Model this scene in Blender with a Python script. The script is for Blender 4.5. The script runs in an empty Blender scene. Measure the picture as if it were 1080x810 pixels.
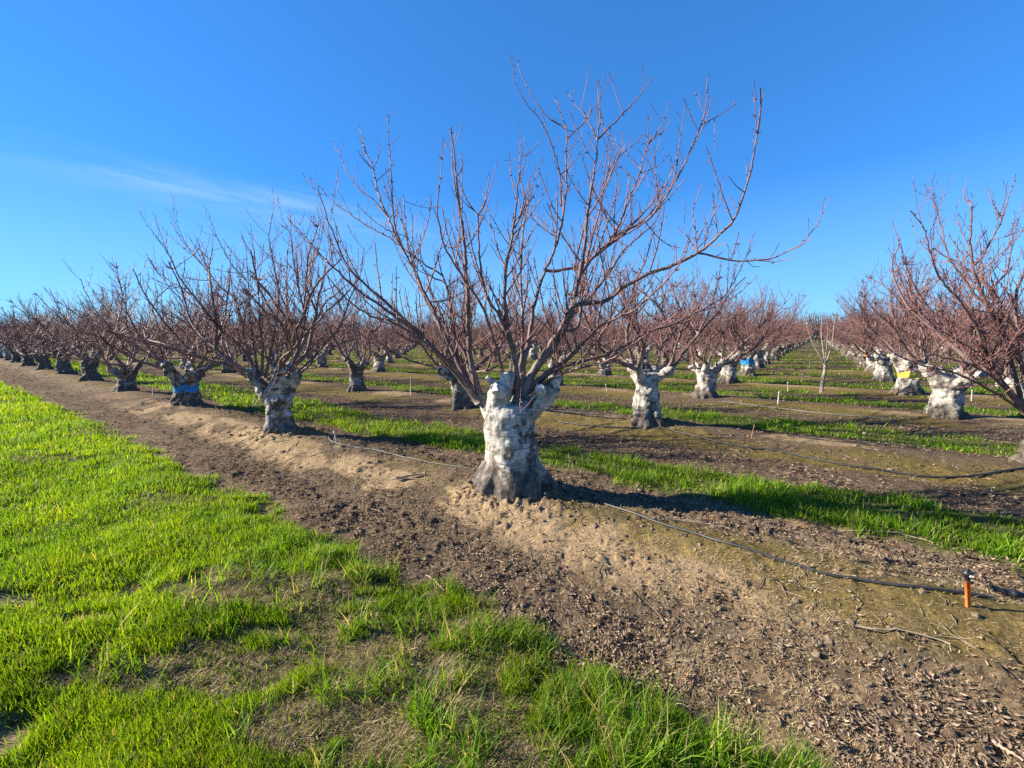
import bpy, math, random
import numpy as np

# ------------------------------------------------------------------ frame of the place
F, PITCH, YAW = 446.7, 0.1107, 0.9485          # lens (for a 1080 px wide frame), tilt, row direction
SU, EYE = 4.8, 1.6                             # tree spacing along a row, eye height
SV = SU * 0.9452                               # row spacing
Y0 = 0.9028 * SU                               # central tree
UX, UY = -math.sin(YAW), math.cos(YAW)         # along a row, leftwards and away
VX, VY = math.cos(YAW), math.sin(YAW)          # from row to row, rightwards and away
scene = bpy.context.scene
col = scene.collection
rnd = random.Random(7)


def ray(x, y):
    a = (x - 540) / F
    b = (405 - y) / F
    c, s = math.cos(PITCH), math.sin(PITCH)
    return np.array([a, c + b * s, -s + b * c])


def gnd(x, y, z=0.0):
    r = ray(x, y)
    return r[:2] * ((EYE - z) / -r[2])


def at(x, y, Y):
    r = ray(x, y)
    return r * (Y / r[1]) + np.array([0, 0, EYE])


def px(X, Y, Z):
    c, s = math.cos(PITCH), math.sin(PITCH)
    d = Y * c - (Z - EYE) * s
    up = Y * s + (Z - EYE) * c
    return 540 + F * X / d, 405 - F * up / d, d


def uv(x, y):
    return x * UX + (y - Y0) * UY, x * VX + (y - Y0) * VY


def xy(u, v):
    return u * UX + v * VX, Y0 + u * UY + v * VY


# ------------------------------------------------------------------ noise
def _h2(i, j, seed):
    i = i.astype(np.int64).astype(np.uint32)
    j = j.astype(np.int64).astype(np.uint32)
    n = i * np.uint32(374761393) + j * np.uint32(668265263) + np.uint32(seed * 362437 + 1013)
    n = (n ^ (n >> np.uint32(13))) * np.uint32(1274126177)
    n = n ^ (n >> np.uint32(16))
    return (n & np.uint32(0xFFFFFF)).astype(np.float64) / 0xFFFFFF


def noise2(x, y, seed=0):
    x = np.asarray(x, float); y = np.asarray(y, float)
    i = np.floor(x); j = np.floor(y)
    fx = x - i; fy = y - j
    fx = fx * fx * fx * (fx * (fx * 6 - 15) + 10); fy = fy * fy * fy * (fy * (fy * 6 - 15) + 10)
    a = _h2(i, j, seed); b = _h2(i + 1, j, seed); c = _h2(i, j + 1, seed); d = _h2(i + 1, j + 1, seed)
    return (a + (b - a) * fx) * (1 - fy) + (c + (d - c) * fx) * fy


def fbm(x, y, seed=0, oct=4, gain=0.5):
    t = 0; amp = 1; n = 0
    cr, sr = math.cos(0.6), math.sin(0.6)
    for o in range(oct):
        t = t + amp * noise2(x, y, seed + o * 17)
        n += amp; amp *= gain
        x, y = (x * cr - y * sr) * 2.03 + 5.2, (x * sr + y * cr) * 2.03 + 1.7
    return t / n


def noise3(p, seed=0):
    x, y, z = p[:, 0], p[:, 1], p[:, 2]
    k = np.floor(z); f = z - k; f = f * f * (3 - 2 * f)
    a = noise2(x + k * 37.13, y + k * 17.31, seed)
    b = noise2(x + (k + 1) * 37.13, y + (k + 1) * 17.31, seed)
    return a + (b - a) * f


def sstep(a, b, x):
    t = np.clip((x - a) / (b - a), 0, 1)
    return t * t * (3 - 2 * t)


# ------------------------------------------------------------------ ground: masks and height
def blob(x, y, cx, cy, rx, ry, seed, rough=0.5):
    """soft patch on the ground; centre and radii given as a picture point and metres along / across the view"""
    g = gnd(cx, cy)
    d = np.sqrt(((x - g[0]) / rx) ** 2 + ((y - g[1]) / ry) ** 2)
    out = np.zeros_like(d)
    i = np.nonzero(d < 1.1 + rough)[0]
    if len(i):
        dd = d[i] + rough * (fbm(x[i] * 3.1, y[i] * 3.1, seed, 3) - 0.5) * 2
        out[i] = 1 - sstep(0.75, 1.1, dd)
    return out


def masks(x, y):
    U, V = uv(x, y)
    m = {}
    n1 = fbm(U * 0.9, V * 0.9, 3, 4) - 0.5
    n2 = fbm(U * 4.0, V * 4.0, 9, 3) - 0.5
    edge = -1.56 - 0.012 * np.clip(U, 0, 40) - 0.08 * sstep(0.3, -2, U) + 0.42 * n1 + 0.45 * n2
    head = 1 - sstep(edge - 0.10, edge + 0.06, V)
    m['edge'] = V - edge
    dead = np.zeros_like(x)
    for b in [(240, 606, 0.75, 0.26, 1), (200, 695, 0.55, 0.20, 2), (340, 610, 0.40, 0.26, 3), (420, 700, 0.42, 0.34, 5),
              (440, 770, 0.46, 0.40, 6), (520, 715, 0.36, 0.34, 8), (370, 655, 0.36, 0.20, 12), (560, 790, 0.42, 0.2, 4), (480, 640, 0.3, 0.2, 7),
              (640, 800, 0.36, 0.14, 14), (330, 740, 0.26, 0.24, 15), (380, 800, 0.2, 0.1, 16),
              (40, 480, 0.5, 0.2, 10), (180, 520, 0.5, 0.25, 11), (120, 450, 1.1, 0.5, 13)]:
        dead = np.maximum(dead, blob(x, y, *b, rough=0.75) * (0.95 if b[1] > 530 else 0.55))
    bare = np.zeros_like(x)
    for b in [(95, 640, 0.22, 0.07, 21), (0, 622, 0.22, 0.12, 22), (0, 765, 0.14, 0.12, 23), (265, 652, 0.2, 0.05, 24),
              (210, 600, 0.16, 0.05, 25), (590, 705, 0.16, 0.1, 26), (455, 655, 0.2, 0.06, 27), (380, 620, 0.14, 0.06, 28)]:
        bare = np.maximum(bare, blob(x, y, *b, rough=0.5))
    clump = np.zeros_like(x)
    for b in [(385, 592, 0.14, 0.14, 31), (345, 580, 0.2, 0.14, 39), (372, 655, 0.10, 0.07, 32), (470, 668, 0.14, 0.06, 33), (565, 662, 0.10, 0.12, 34),
              (585, 735, 0.20, 0.16, 35), (660, 755, 0.2, 0.14, 36), (740, 790, 0.2, 0.1, 37), (545, 705, 0.10, 0.10, 38),
              (225, 655, 0.16, 0.06, 40), (150, 660, 0.16, 0.05, 41), (640, 800, 0.2, 0.08, 42), (840, 805, 0.2, 0.06, 43), (450, 745, 0.05, 0.05, 44), (500, 620, 0.16, 0.05, 45)]:
        clump = np.maximum(clump, blob(x, y, *b, rough=0.7))
    clump = np.maximum(clump, 0.65 * head * sstep(-0.34, -0.08, V - edge) * sstep(1.0, -1.2, U) * sstep(0.46, 0.58, fbm(U * 3.4, V * 3.4, 77, 3)))
    m['dead'] = dead * (1 - 0.85 * clump) * head
    m['bare'] = bare * head * (1 - clump)
    m['clump'] = clump * sstep(0.16, -0.05, V - edge)
    m['head'] = head
    # alley strips of grass beyond each row
    j = np.floor((V + 0.2) / SV)
    w = V - j * SV
    jn = fbm(U * 0.35, V * 0.5 + j * 9.1, 51, 4) - 0.5
    jf = fbm(U * 2.3, V * 2.3, 52, 3) - 0.5
    first = (j < 0.5)
    lo = np.where(first, 1.15, 0.75) + 0.7 * jn + 0.5 * jf - np.where(first, 0.10 * np.clip(U - 1, 0, 3), 0)
    hi = np.where(first, 2.15, 2.15) - 0.6 * jn + 0.4 * jf + np.where(first, 0.03 * np.clip(U, 0, 12), 0)
    strip = sstep(lo - 0.05, lo + 0.12, w) * (1 - sstep(hi - 0.12, hi + 0.1, w)) * (V > -0.3)
    dens = np.where(first, 1.0, 0.75 + 0.25 * sstep(0.4, 0.6, fbm(U * 0.5, V * 0.4, 61, 3)))
    far = sstep(6, 15, V)
    wide = far * sstep(0.36, 0.56, fbm(U * 0.6, V * 0.9, 63, 3)) * sstep(0.5, 0.9, w) * (1 - sstep(3.4, 4.0, w))
    m['strip'] = np.maximum(strip * dens, wide * 0.75)
    # bare soil, moss, litter of the tree rows
    sn = fbm(U * 1.3, V * 2.2, 71, 4)
    sandband = sstep(-1.0, -0.62, V) * (1 - sstep(-0.22, 0.05, V)) * sstep(-2.6, -1.6, U) * (1 - sstep(9, 16, U))
    sand0 = sandband * sstep(0.45, 0.57, sn + 0.02)
    near_row = np.abs(((V + SV / 2) % SV) - SV / 2)
    sandr = (V > 2) * sstep(0.6, 0.3, near_row) * sstep(0.52, 0.62, fbm(U * 0.8, V * 1.5, 72, 3))
    m['sand'] = np.maximum(sand0, 0.75 * sandr) * (1 - head)
    mo = sstep(0.42, 0.62, fbm(U * 1.1, V * 1.6, 81, 4))
    moss0 = sstep(-0.75, -0.35, V) * (1 - sstep(0.15, 0.5, V)) * sstep(0.2, -0.5, U) * mo
    moss0 = np.maximum(moss0, sstep(-0.45, -0.2, V) * (1 - sstep(0.3, 0.7, V)) * sstep(0.8, 1.4, U) * mo * 0.8)
    mossr = (V > 2) * sstep(SV - 1.35, SV - 1.05, w) * (1 - sstep(SV - 0.3, SV + 0.0, w)) * sstep(0.36, 0.52, fbm(U * 0.5, V * 0.8, 82, 3))
    m['moss'] = np.maximum(moss0, mossr) * (1 - head)
    li = fbm(U * 1.7, V * 2.4, 91, 4)
    lit0 = sstep(0.05, 0.25, V - edge) * (1 - sstep(-0.95, -0.45, V + 0.35 * (li - 0.5)))
    litr = (V > 0.25) * sstep(0.15, 0.5, w) * (1 - 0.75 * sstep(SV - 1.5, SV - 0.9, w))
    li2 = fbm(U * 2.6 + 7, V * 3.2, 97, 3)
    lit0 = lit0 * (1 - 0.8 * sstep(0.2, -0.8, U) * sstep(0.50, 0.42, li2))
    m['litter'] = np.maximum(lit0 * (0.35 + 0.65 * sstep(0.35, 0.55, li)), litr * (0.35 + 0.65 * sstep(0.40, 0.55, li))) * (1 - head)
    m['litter'] = np.maximum(m['litter'], 0.7 * sstep(0.55, 0.63, fbm(U * 2.9, V * 3.4, 93, 3)) * (1 - head) * (V < 0.4))
    th = sstep(-0.9, -2.2, U) * sstep(0.38, 0.52, fbm(U * 1.2, V * 2.0, 95, 3)) * (1 - head) * (V < 1.6)
    m['thatch'] = th
    return m


def row_h(V):
    a = np.abs(((V + SV / 2) % SV) - SV / 2)
    return np.where(V < SV / 2, np.exp(-(V / 0.62) ** 2), np.exp(-(a / 0.75) ** 2) * 0.8)


def height(x, y, m=None):
    x = np.asarray(x, float); y = np.asarray(y, float)
    if m is None:
        m = masks(x, y)
    U, V = uv(x, y)
    r = np.hypot(x, y)
    z = -0.13 + 0.13 * row_h(V) * (0.85 + 0.3 * fbm(U * 0.7, V * 0.7, 101, 2)) * (V > -3)
    z = z + 0.05 * (fbm(U * 0.45, V * 0.45, 103, 3) - 0.5)
    z = z + m['head'] * (0.055 * sstep(0.0, -0.25, m['edge']) + 0.10 * (fbm(x * 1.5, y * 1.5, 105, 3) - 0.5) - 0.03 * m['bare'] - 0.012 * m['dead'])
    z = z + m['strip'] * 0.03
    soil = (1 - m['head']) * (1 - 0.5 * m['strip'])
    near = 1 - sstep(7, 16, r)
    z = z + soil * near * (0.050 * (fbm(x * 3.6, y * 3.6, 107, 3) - 0.5) + 0.022 * (fbm(x * 13, y * 13, 108, 3) - 0.5) * (0.6 + 0.8 * m['litter']))
    z = z + soil * near * 0.016 * sstep(0.60, 0.75, noise2(x * 16, y * 16, 109)) * (0.3 + m['litter'])
    # little mound of clods piled round the nearest trunk bases
    for (k, j) in ((0, 0), (1, 0), (2, 0), (0, 1)):
        cx, cy = xy(k * SU, j * SV)
        d = np.hypot(x - cx, y - cy)
        z = z + 0.07 * np.exp(-(d / 0.45) ** 2) + 0.04 * np.exp(-((d - 0.42) / 0.16) ** 2) * sstep(0.35, 0.75, fbm(x * 13, y * 13, 111, 3))
    return z


def hz(x, y):
    return float(height(np.array([x]), np.array([y]))[0])


# ------------------------------------------------------------------ mesh helpers
def make_mesh(name, verts, loops, starts, totals, mat=None, attrs=None, smooth=True):
    me = bpy.data.meshes.new(name)
    verts = np.ascontiguousarray(verts, np.float32)
    loops = np.ascontiguousarray(loops, np.int32)
    me.vertices.add(len(verts)); me.vertices.foreach_set('co', verts.ravel())
    me.loops.add(len(loops)); me.loops.foreach_set('vertex_index', loops)
    me.polygons.add(len(starts))
    me.polygons.foreach_set('loop_start', np.ascontiguousarray(starts, np.int32))
    me.polygons.foreach_set('loop_total', np.ascontiguousarray(totals, np.int32))
    me.polygons.foreach_set('use_smooth', np.full(len(starts), smooth))
    for k, a in (attrs or {}).items():
        a = np.asarray(a, np.float32)
        if a.ndim == 1:
            at_ = me.attributes.new(k, 'FLOAT', 'POINT'); at_.data.foreach_set('value', a)
        else:
            at_ = me.attributes.new(k, 'FLOAT_COLOR', 'POINT')
            if a.shape[1] == 3:
                a = np.c_[a, np.ones(len(a), np.float32)]
            at_.data.foreach_set('color', np.ascontiguousarray(a).ravel())
    me.update(calc_edges=True)
    me.validate()
    if mat:
        me.materials.append(mat)
    return me


def add(name, me, parent=None, loc=None, rotz=0.0):
    o = bpy.data.objects.new(name, me)
    col.objects.link(o)
    if parent:
        o.parent = parent
    if loc is not None:
        o.location = loc
    o.rotation_euler[2] = rotz
    return o


def tag(o, label=None, cat=None, group=None, kind=None):
    if label: o['label'] = label
    if cat: o['category'] = cat
    if group: o['group'] = group
    if kind: o['kind'] = kind
    return o


class Tubes:
    """collects tapered tubes; becomes one mesh"""
    def __init__(self):
        self.v = []; self.l = []; self.s = []; self.t = []; self.r = []; self.n = 0; self.nl = 0

    def tube(self, pts, rad, sides=5, cap0=False, cap1=True, lump=0.0):
        pts = np.asarray(pts, float); rad = np.asarray(rad, float)
        n = len(pts)
        t = np.gradient(pts, axis=0)
        t /= np.linalg.norm(t, axis=1)[:, None] + 1e-9
        mean = pts[-1] - pts[0]
        ref = np.eye(3)[np.argmin(np.abs(mean))]
        a = np.cross(t, ref); a /= np.linalg.norm(a, axis=1)[:, None] + 1e-9
        b = np.cross(t, a)
        ang = np.arange(sides) * 2 * math.pi / sides
        rr = np.repeat(rad[:, None], sides, 1)
        if lump:
            rr = rr * (1 + lump * (np.random.default_rng(n * 131 + sides).random(rr.shape) - 0.5) * 2)
        V = pts[:, None, :] + rr[:, :, None] * (np.cos(ang)[None, :, None] * a[:, None, :] + np.sin(ang)[None, :, None] * b[:, None, :])
        base = self.n
        i = np.arange(n - 1)[:, None] * sides; k = np.arange(sides)[None, :]; k1 = (k + 1) % sides
        q = np.stack([i + k, i + k1, i + sides + k1, i + sides + k], -1).reshape(-1, 4) + base
        self.v.append(V.reshape(-1, 3)); self.r.append(np.repeat(rad, sides))
        self.l.append(q.ravel()); m = len(q)
        self.s.append(self.nl + 4 * np.arange(m)); self.t.append(np.full(m, 4))
        self.nl += 4 * m
        for flag, off, rev in ((cap0, 0, False), (cap1, (n - 1) * sides, True)):
            if flag:
                c = base + off + np.arange(sides)
                self.l.append(c[::-1] if rev else c)
                self.s.append(np.array([self.nl])); self.t.append(np.array([sides])); self.nl += sides
        self.n += n * sides

    def mesh(self, name, mat, smooth=True):
        return make_mesh(name, np.concatenate(self.v), np.concatenate(self.l), np.concatenate(self.s),
                         np.concatenate(self.t), mat, {'rad': np.concatenate(self.r)}, smooth)


def spline(P, n):
    """Catmull-Rom through P"""
    P = np.asarray(P, float)
    if len(P) < 3:
        return P[0] + (P[-1] - P[0]) * np.linspace(0, 1, n)[:, None]
    Q = np.vstack([2 * P[0] - P[1], P, 2 * P[-1] - P[-2]])
    d = np.r_[0, np.cumsum(np.linalg.norm(np.diff(P, axis=0), axis=1))]
    s = np.linspace(0, d[-1], n)
    i = np.clip(np.searchsorted(d, s, side='right') - 1, 0, len(P) - 2)
    t = ((s - d[i]) / (d[i + 1] - d[i] + 1e-9))[:, None]
    p0, p1, p2, p3 = Q[i], Q[i + 1], Q[i + 2], Q[i + 3]
    return 0.5 * (2 * p1 + (p2 - p0) * t + (2 * p0 - 5 * p1 + 4 * p2 - p3) * t * t + (3 * p1 - p0 - 3 * p2 + p3) * t ** 3)


# ------------------------------------------------------------------ materials
def new_mat(name):
    m = bpy.data.materials.new(name); m.use_nodes = True
    nt = m.node_tree
    for n in list(nt.nodes): nt.nodes.remove(n)
    out = nt.nodes.new('ShaderNodeOutputMaterial')
    return m, nt, out


def N(nt, typ, **kw):
    n = nt.nodes.new('ShaderNode' + typ)
    for k, v in kw.items():
        if k in n.inputs: n.inputs[k].default_value = v
        else: setattr(n, k, v)
    return n


def ramp(nt, fac, stops, interp='LINEAR'):
    r = nt.nodes.new('ShaderNodeValToRGB'); r.color_ramp.interpolation = interp
    e = r.color_ramp.elements
    while len(e) < len(stops): e.new(0.5)
    for el, (p, c) in zip(e, stops):
        el.position = p; el.color = (*c, 1) if len(c) == 3 else c
    nt.links.new(fac, r.inputs['Fac'])
    return r.outputs['Color']


def mixc(nt, fac, a, b, mode='MIX'):
    m = nt.nodes.new('ShaderNodeMix'); m.data_type = 'RGBA'; m.blend_type = mode
    for s, v in ((m.inputs[0], fac), (m.inputs[6], a), (m.inputs[7], b)):
        if hasattr(v, 'is_output'): nt.links.new(v, s)
        elif isinstance(v, (int, float)): s.default_value = v
        else: s.default_value = (*v, 1)
    return m.outputs[2]


def math_(nt, op, a, b=None, clamp=False):
    m = nt.nodes.new('ShaderNodeMath'); m.operation = op; m.use_clamp = clamp
    for s, v in zip(m.inputs, (a, b)):
        if v is None: continue
        if hasattr(v, 'is_output'): nt.links.new(v, s)
        else: s.default_value = v
    return m.outputs[0]


def noise(nt, vec, scale, detail=4, rough=0.55, dist=0.0):
    n = N(nt, 'TexNoise', Scale=scale, Detail=detail, Roughness=rough, Distortion=dist)
    if vec is not None: nt.links.new(vec, n.inputs['Vector'])
    return n.outputs['Fac']


def obj_vec(nt, scale=(1, 1, 1), jitter=True):
    tc = N(nt, 'TexCoord')
    mp = N(nt, 'Mapping'); mp.inputs['Scale'].default_value = scale
    nt.links.new(tc.outputs['Object'], mp.inputs['Vector'])
    if jitter:
        oi = N(nt, 'ObjectInfo')
        cb = N(nt, 'CombineXYZ')
        v = math_(nt, 'MULTIPLY', oi.outputs['Random'], 37.0)
        for k in range(3): nt.links.new(v, cb.inputs[k])
        nt.links.new(cb.outputs[0], mp.inputs['Location'])
    return mp.outputs[0], tc


def bump(nt, h, strength=0.5, dist=0.02):
    b = N(nt, 'Bump'); b.inputs['Strength'].default_value = strength; b.inputs['Distance'].default_value = dist
    nt.links.new(h, b.inputs['Height'])
    return b.outputs[0]


def principled(nt, out, color, rough=0.8, normal=None, spec=0.3):
    p = N(nt, 'BsdfPrincipled'); p.inputs['Roughness'].default_value = rough
    p.inputs['Specular IOR Level'].default_value = spec
    if hasattr(color, 'is_output'): nt.links.new(color, p.inputs['Base Color'])
    else: p.inputs['Base Color'].default_value = (*color, 1)
    if normal is not None: nt.links.new(normal, p.inputs['Normal'])
    nt.links.new(p.outputs[0], out.inputs['Surface'])
    return p


def mat_trunk(name, wear):
    """old orchard trunk: whitewash worn off in patches over grey bark, fine rings round the trunk"""
    m, nt, out = new_mat(name)
    v, tc = obj_vec(nt)
    vr, _ = obj_vec(nt, (3.0, 3.0, 50))
    big = noise(nt, v, 5.0, 6, 0.62)
    rings = noise(nt, vr, 1.0, 4, 0.6, 0.4)
    fine = noise(nt, v, 45, 4, 0.65)
    spots = noise(nt, v, 15, 5, 0.7)
    bark = ramp(nt, spots, [(0.3, (0.035, 0.03, 0.026)), (0.52, (0.11, 0.093, 0.078)), (0.75, (0.27, 0.24, 0.205))])
    paint = ramp(nt, fine, [(0.3, (0.46, 0.435, 0.385)), (0.6, (0.62, 0.59, 0.54))])
    ringc = ramp(nt, rings, [(0.36, (0.20, 0.17, 0.145)), (0.43, (1, 1, 1))])
    grey = noise(nt, v, 9, 4, 0.6)
    paint = mixc(nt, ramp(nt, grey, [(0.40, (0, 0, 0)), (0.60, (0.85, 0.85, 0.85))]), paint, (0.25, 0.23, 0.20))
    ringf = ramp(nt, noise(nt, v, 3.5, 3, 0.5), [(0.34, (0, 0, 0)), (0.50, (0.95, 0.95, 0.95))])
    paint = mixc(nt, ringf, paint, mixc(nt, 1.0, paint, ringc, 'MULTIPLY'))
    vc, _ = obj_vec(nt, (11, 11, 2.2))
    crack = ramp(nt, noise(nt, vc, 1.0, 5, 0.7, 1.2), [(0.33, (0.25, 0.21, 0.18)), (0.41, (1, 1, 1))])
    paint = mixc(nt, 0.85, paint, crack, 'MULTIPLY')
    sx = N(nt, 'SeparateXYZ'); nt.links.new(tc.outputs['Object'], sx.inputs[0])
    # whitewash was brushed on above the root flare
    lvl = math_(nt, 'ADD', sx.outputs['Z'], math_(nt, 'MULTIPLY', math_(nt, 'SUBTRACT', big, 0.5), 0.9))
    lo = ramp(nt, lvl, [(0.16, (0, 0, 0)), (0.40, (1, 1, 1))])
    worn = ramp(nt, math_(nt, 'ADD', big, math_(nt, 'MULTIPLY', math_(nt, 'SUBTRACT', spots, 0.5), 0.5)), [(wear - 0.07, (0, 0, 0)), (wear + 0.07, (1, 1, 1))])
    fac = math_(nt, 'MULTIPLY', lo, worn)
    c = mixc(nt, fac, bark, paint)
    h = math_(nt, 'ADD', math_(nt, 'MULTIPLY', rings, 0.3), math_(nt, 'ADD', math_(nt, 'MULTIPLY', spots, 0.7), math_(nt, 'MULTIPLY', fine, 0.4)))
    principled(nt, out, c, 0.85, bump(nt, h, 0.8, 0.022), 0.2)
    return m


def mat_bark():
    m, nt, out = new_mat('reddish_branch_bark')
    v, _ = obj_vec(nt)
    a = N(nt, 'Attribute', attribute_name='rad')
    f = noise(nt, v, 30, 4, 0.65)
    g = noise(nt, v, 6, 4, 0.6)
    base = ramp(nt, math_(nt, 'MULTIPLY', a.outputs['Fac'], 22.0),
                [(0.04, (0.29, 0.148, 0.138)), (0.12, (0.215, 0.110, 0.102)), (0.45, (0.15, 0.095, 0.087)), (0.95, (0.21, 0.165, 0.145))])
    c = mixc(nt, 0.9, base, ramp(nt, f, [(0.3, (0.5, 0.48, 0.48)), (0.65, (1.25, 1.2, 1.2))]), 'MULTIPLY')
    c = mixc(nt, math_(nt, 'MULTIPLY', ramp(nt, g, [(0.52, (0, 0, 0)), (0.66, (1, 1, 1))]), 0.5), c, (0.28, 0.235, 0.215))
    principled(nt, out, c, 0.6, bump(nt, f, 0.5, 0.006), 0.35)
    return m


def mat_ground():
    m, nt, out = new_mat('orchard_soil')
    a = N(nt, 'Attribute', attribute_name='col')
    tc = N(nt, 'TexCoord')
    v = tc.outputs['Object']
    f = noise(nt, v, 38, 6, 0.7)
    g = noise(nt, v, 150, 3, 0.7)
    h = noise(nt, v, 9, 5, 0.65)
    c = mixc(nt, 1.0, a.outputs['Color'], ramp(nt, f, [(0.3, (0.34, 0.32, 0.31)), (0.5, (0.95, 0.95, 0.95)), (0.72, (1.6, 1.56, 1.48))]), 'MULTIPLY')
    c = mixc(nt, 0.7, c, ramp(nt, g, [(0.3, (0.6, 0.6, 0.6)), (0.7, (1.35, 1.35, 1.35))]), 'MULTIPLY')
    c = mixc(nt, 0.6, c, ramp(nt, h, [(0.3, (0.7, 0.68, 0.66)), (0.7, (1.25, 1.25, 1.25))]), 'MULTIPLY')
    hh = math_(nt, 'ADD', f, math_(nt, 'MULTIPLY', g, 0.4))
    principled(nt, out, c, 0.95, bump(nt, hh, 0.9, 0.025), 0.1)
    return m


def mat_leafy(name, trans=0.45, rough=0.5, spec=0.35):
    m, nt, out = new_mat(name)
    a = N(nt, 'Attribute', attribute_name='col')
    p = N(nt, 'BsdfPrincipled'); p.inputs['Roughness'].default_value = rough; p.inputs['Specular IOR Level'].default_value = spec
    nt.links.new(a.outputs['Color'], p.inputs['Base Color'])
    t = N(nt, 'BsdfTranslucent')
    tcol = mixc(nt, 1.0, a.outputs['Color'], (1.35, 1.25, 0.6), 'MULTIPLY')
    nt.links.new(tcol, t.inputs['Color'])
    mx = N(nt, 'MixShader'); mx.inputs[0].default_value = trans
    nt.links.new(p.outputs[0], mx.inputs[1]); nt.links.new(t.outputs[0], mx.inputs[2])
    nt.links.new(mx.outputs[0], out.inputs['Surface'])
    return m


def mat_plain(name, c, rough=0.6, var=0.25, scale=40, spec=0.4):
    m, nt, out = new_mat(name)
    v, _ = obj_vec(nt)
    f = noise(nt, v, scale, 4, 0.6)
    cc = mixc(nt, 1.0, c, ramp(nt, f, [(0.3, (1 - var,) * 3), (0.7, (1 + var,) * 3)]), 'MULTIPLY')
    principled(nt, out, cc, rough, bump(nt, f, 0.25, 0.004), spec)
    return m


M_TRUNK = mat_trunk('whitewashed_trunk', 0.43)
M_TRUNK_WORN = mat_trunk('worn_whitewashed_trunk', 0.565)
M_TRUNK_HALF = mat_trunk('half_worn_whitewashed_trunk', 0.48)
M_TRUNK_DARK = mat_trunk('bare_grey_trunk', 0.62)
M_BARK = mat_bark()
M_GROUND = mat_ground()
M_GRASS = mat_leafy('grass_blades', 0.5, 0.5, 0.3)
M_DRY = mat_leafy('dry_leaves_and_straw', 0.2, 0.75, 0.15)
M_CUT = mat_plain('weathered_cut_wood', (0.52, 0.50, 0.46), 0.8, 0.45, 30)
def mat_band(name, c):
    m, nt, out = new_mat(name)
    v, _ = obj_vec(nt)
    f = noise(nt, v, 14, 5, 0.7)
    cc = mixc(nt, 1.0, c, ramp(nt, noise(nt, v, 40, 3, 0.6), [(0.3, (0.7,) * 3), (0.7, (1.2,) * 3)]), 'MULTIPLY')
    cc = mixc(nt, ramp(nt, f, [(0.56, (0, 0, 0)), (0.68, (0.5, 0.5, 0.5))]), cc, (0.2, 0.18, 0.15))
    principled(nt, out, cc, 0.75, bump(nt, f, 0.5, 0.01), 0.25)
    return m


M_BLUE = mat_band('blue_band_paint', (0.03, 0.24, 0.60))
M_YELLOW = mat_band('yellow_band_paint', (0.68, 0.55, 0.09))
M_ORANGEWOOD = mat_plain('split_orange_heartwood', (0.52, 0.17, 0.055), 0.8, 0.4, 25)
M_PVC = mat_plain('white_pvc', (0.62, 0.60, 0.56), 0.5, 0.1, 20)
M_ORANGE = mat_plain('orange_plastic', (0.85, 0.17, 0.03), 0.4, 0.12, 20)
M_RUST = mat_plain('faded_orange_plastic', (0.42, 0.17, 0.09), 0.6, 0.3, 20)
M_BLACK = mat_plain('black_plastic', (0.018, 0.018, 0.02), 0.38, 0.3, 30, 0.5)
M_HOSE = mat_plain('dusty_black_hose', (0.035, 0.035, 0.037), 0.5, 0.5, 25, 0.6)
M_GREYHOSE = mat_plain('dusty_grey_hose', (0.16, 0.155, 0.15), 0.55, 0.35, 25, 0.5)
M_STICK = mat_plain('bleached_twig', (0.34, 0.27, 0.195), 0.85, 0.35, 30)
M_TWIG = mat_plain('dull_twig', (0.27, 0.205, 0.15), 0.85, 0.4, 30)
M_CLOD = mat_plain('dry_clods', (0.19, 0.145, 0.10), 0.95, 0.45, 60, 0.1)
M_SAPLING = mat_plain('pale_sapling_bark', (0.33, 0.26, 0.21), 0.75, 0.3, 30)
M_FAR = mat_plain('far_bare_twigs', (0.16, 0.105, 0.085), 0.9, 0.4, 2.0)

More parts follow.
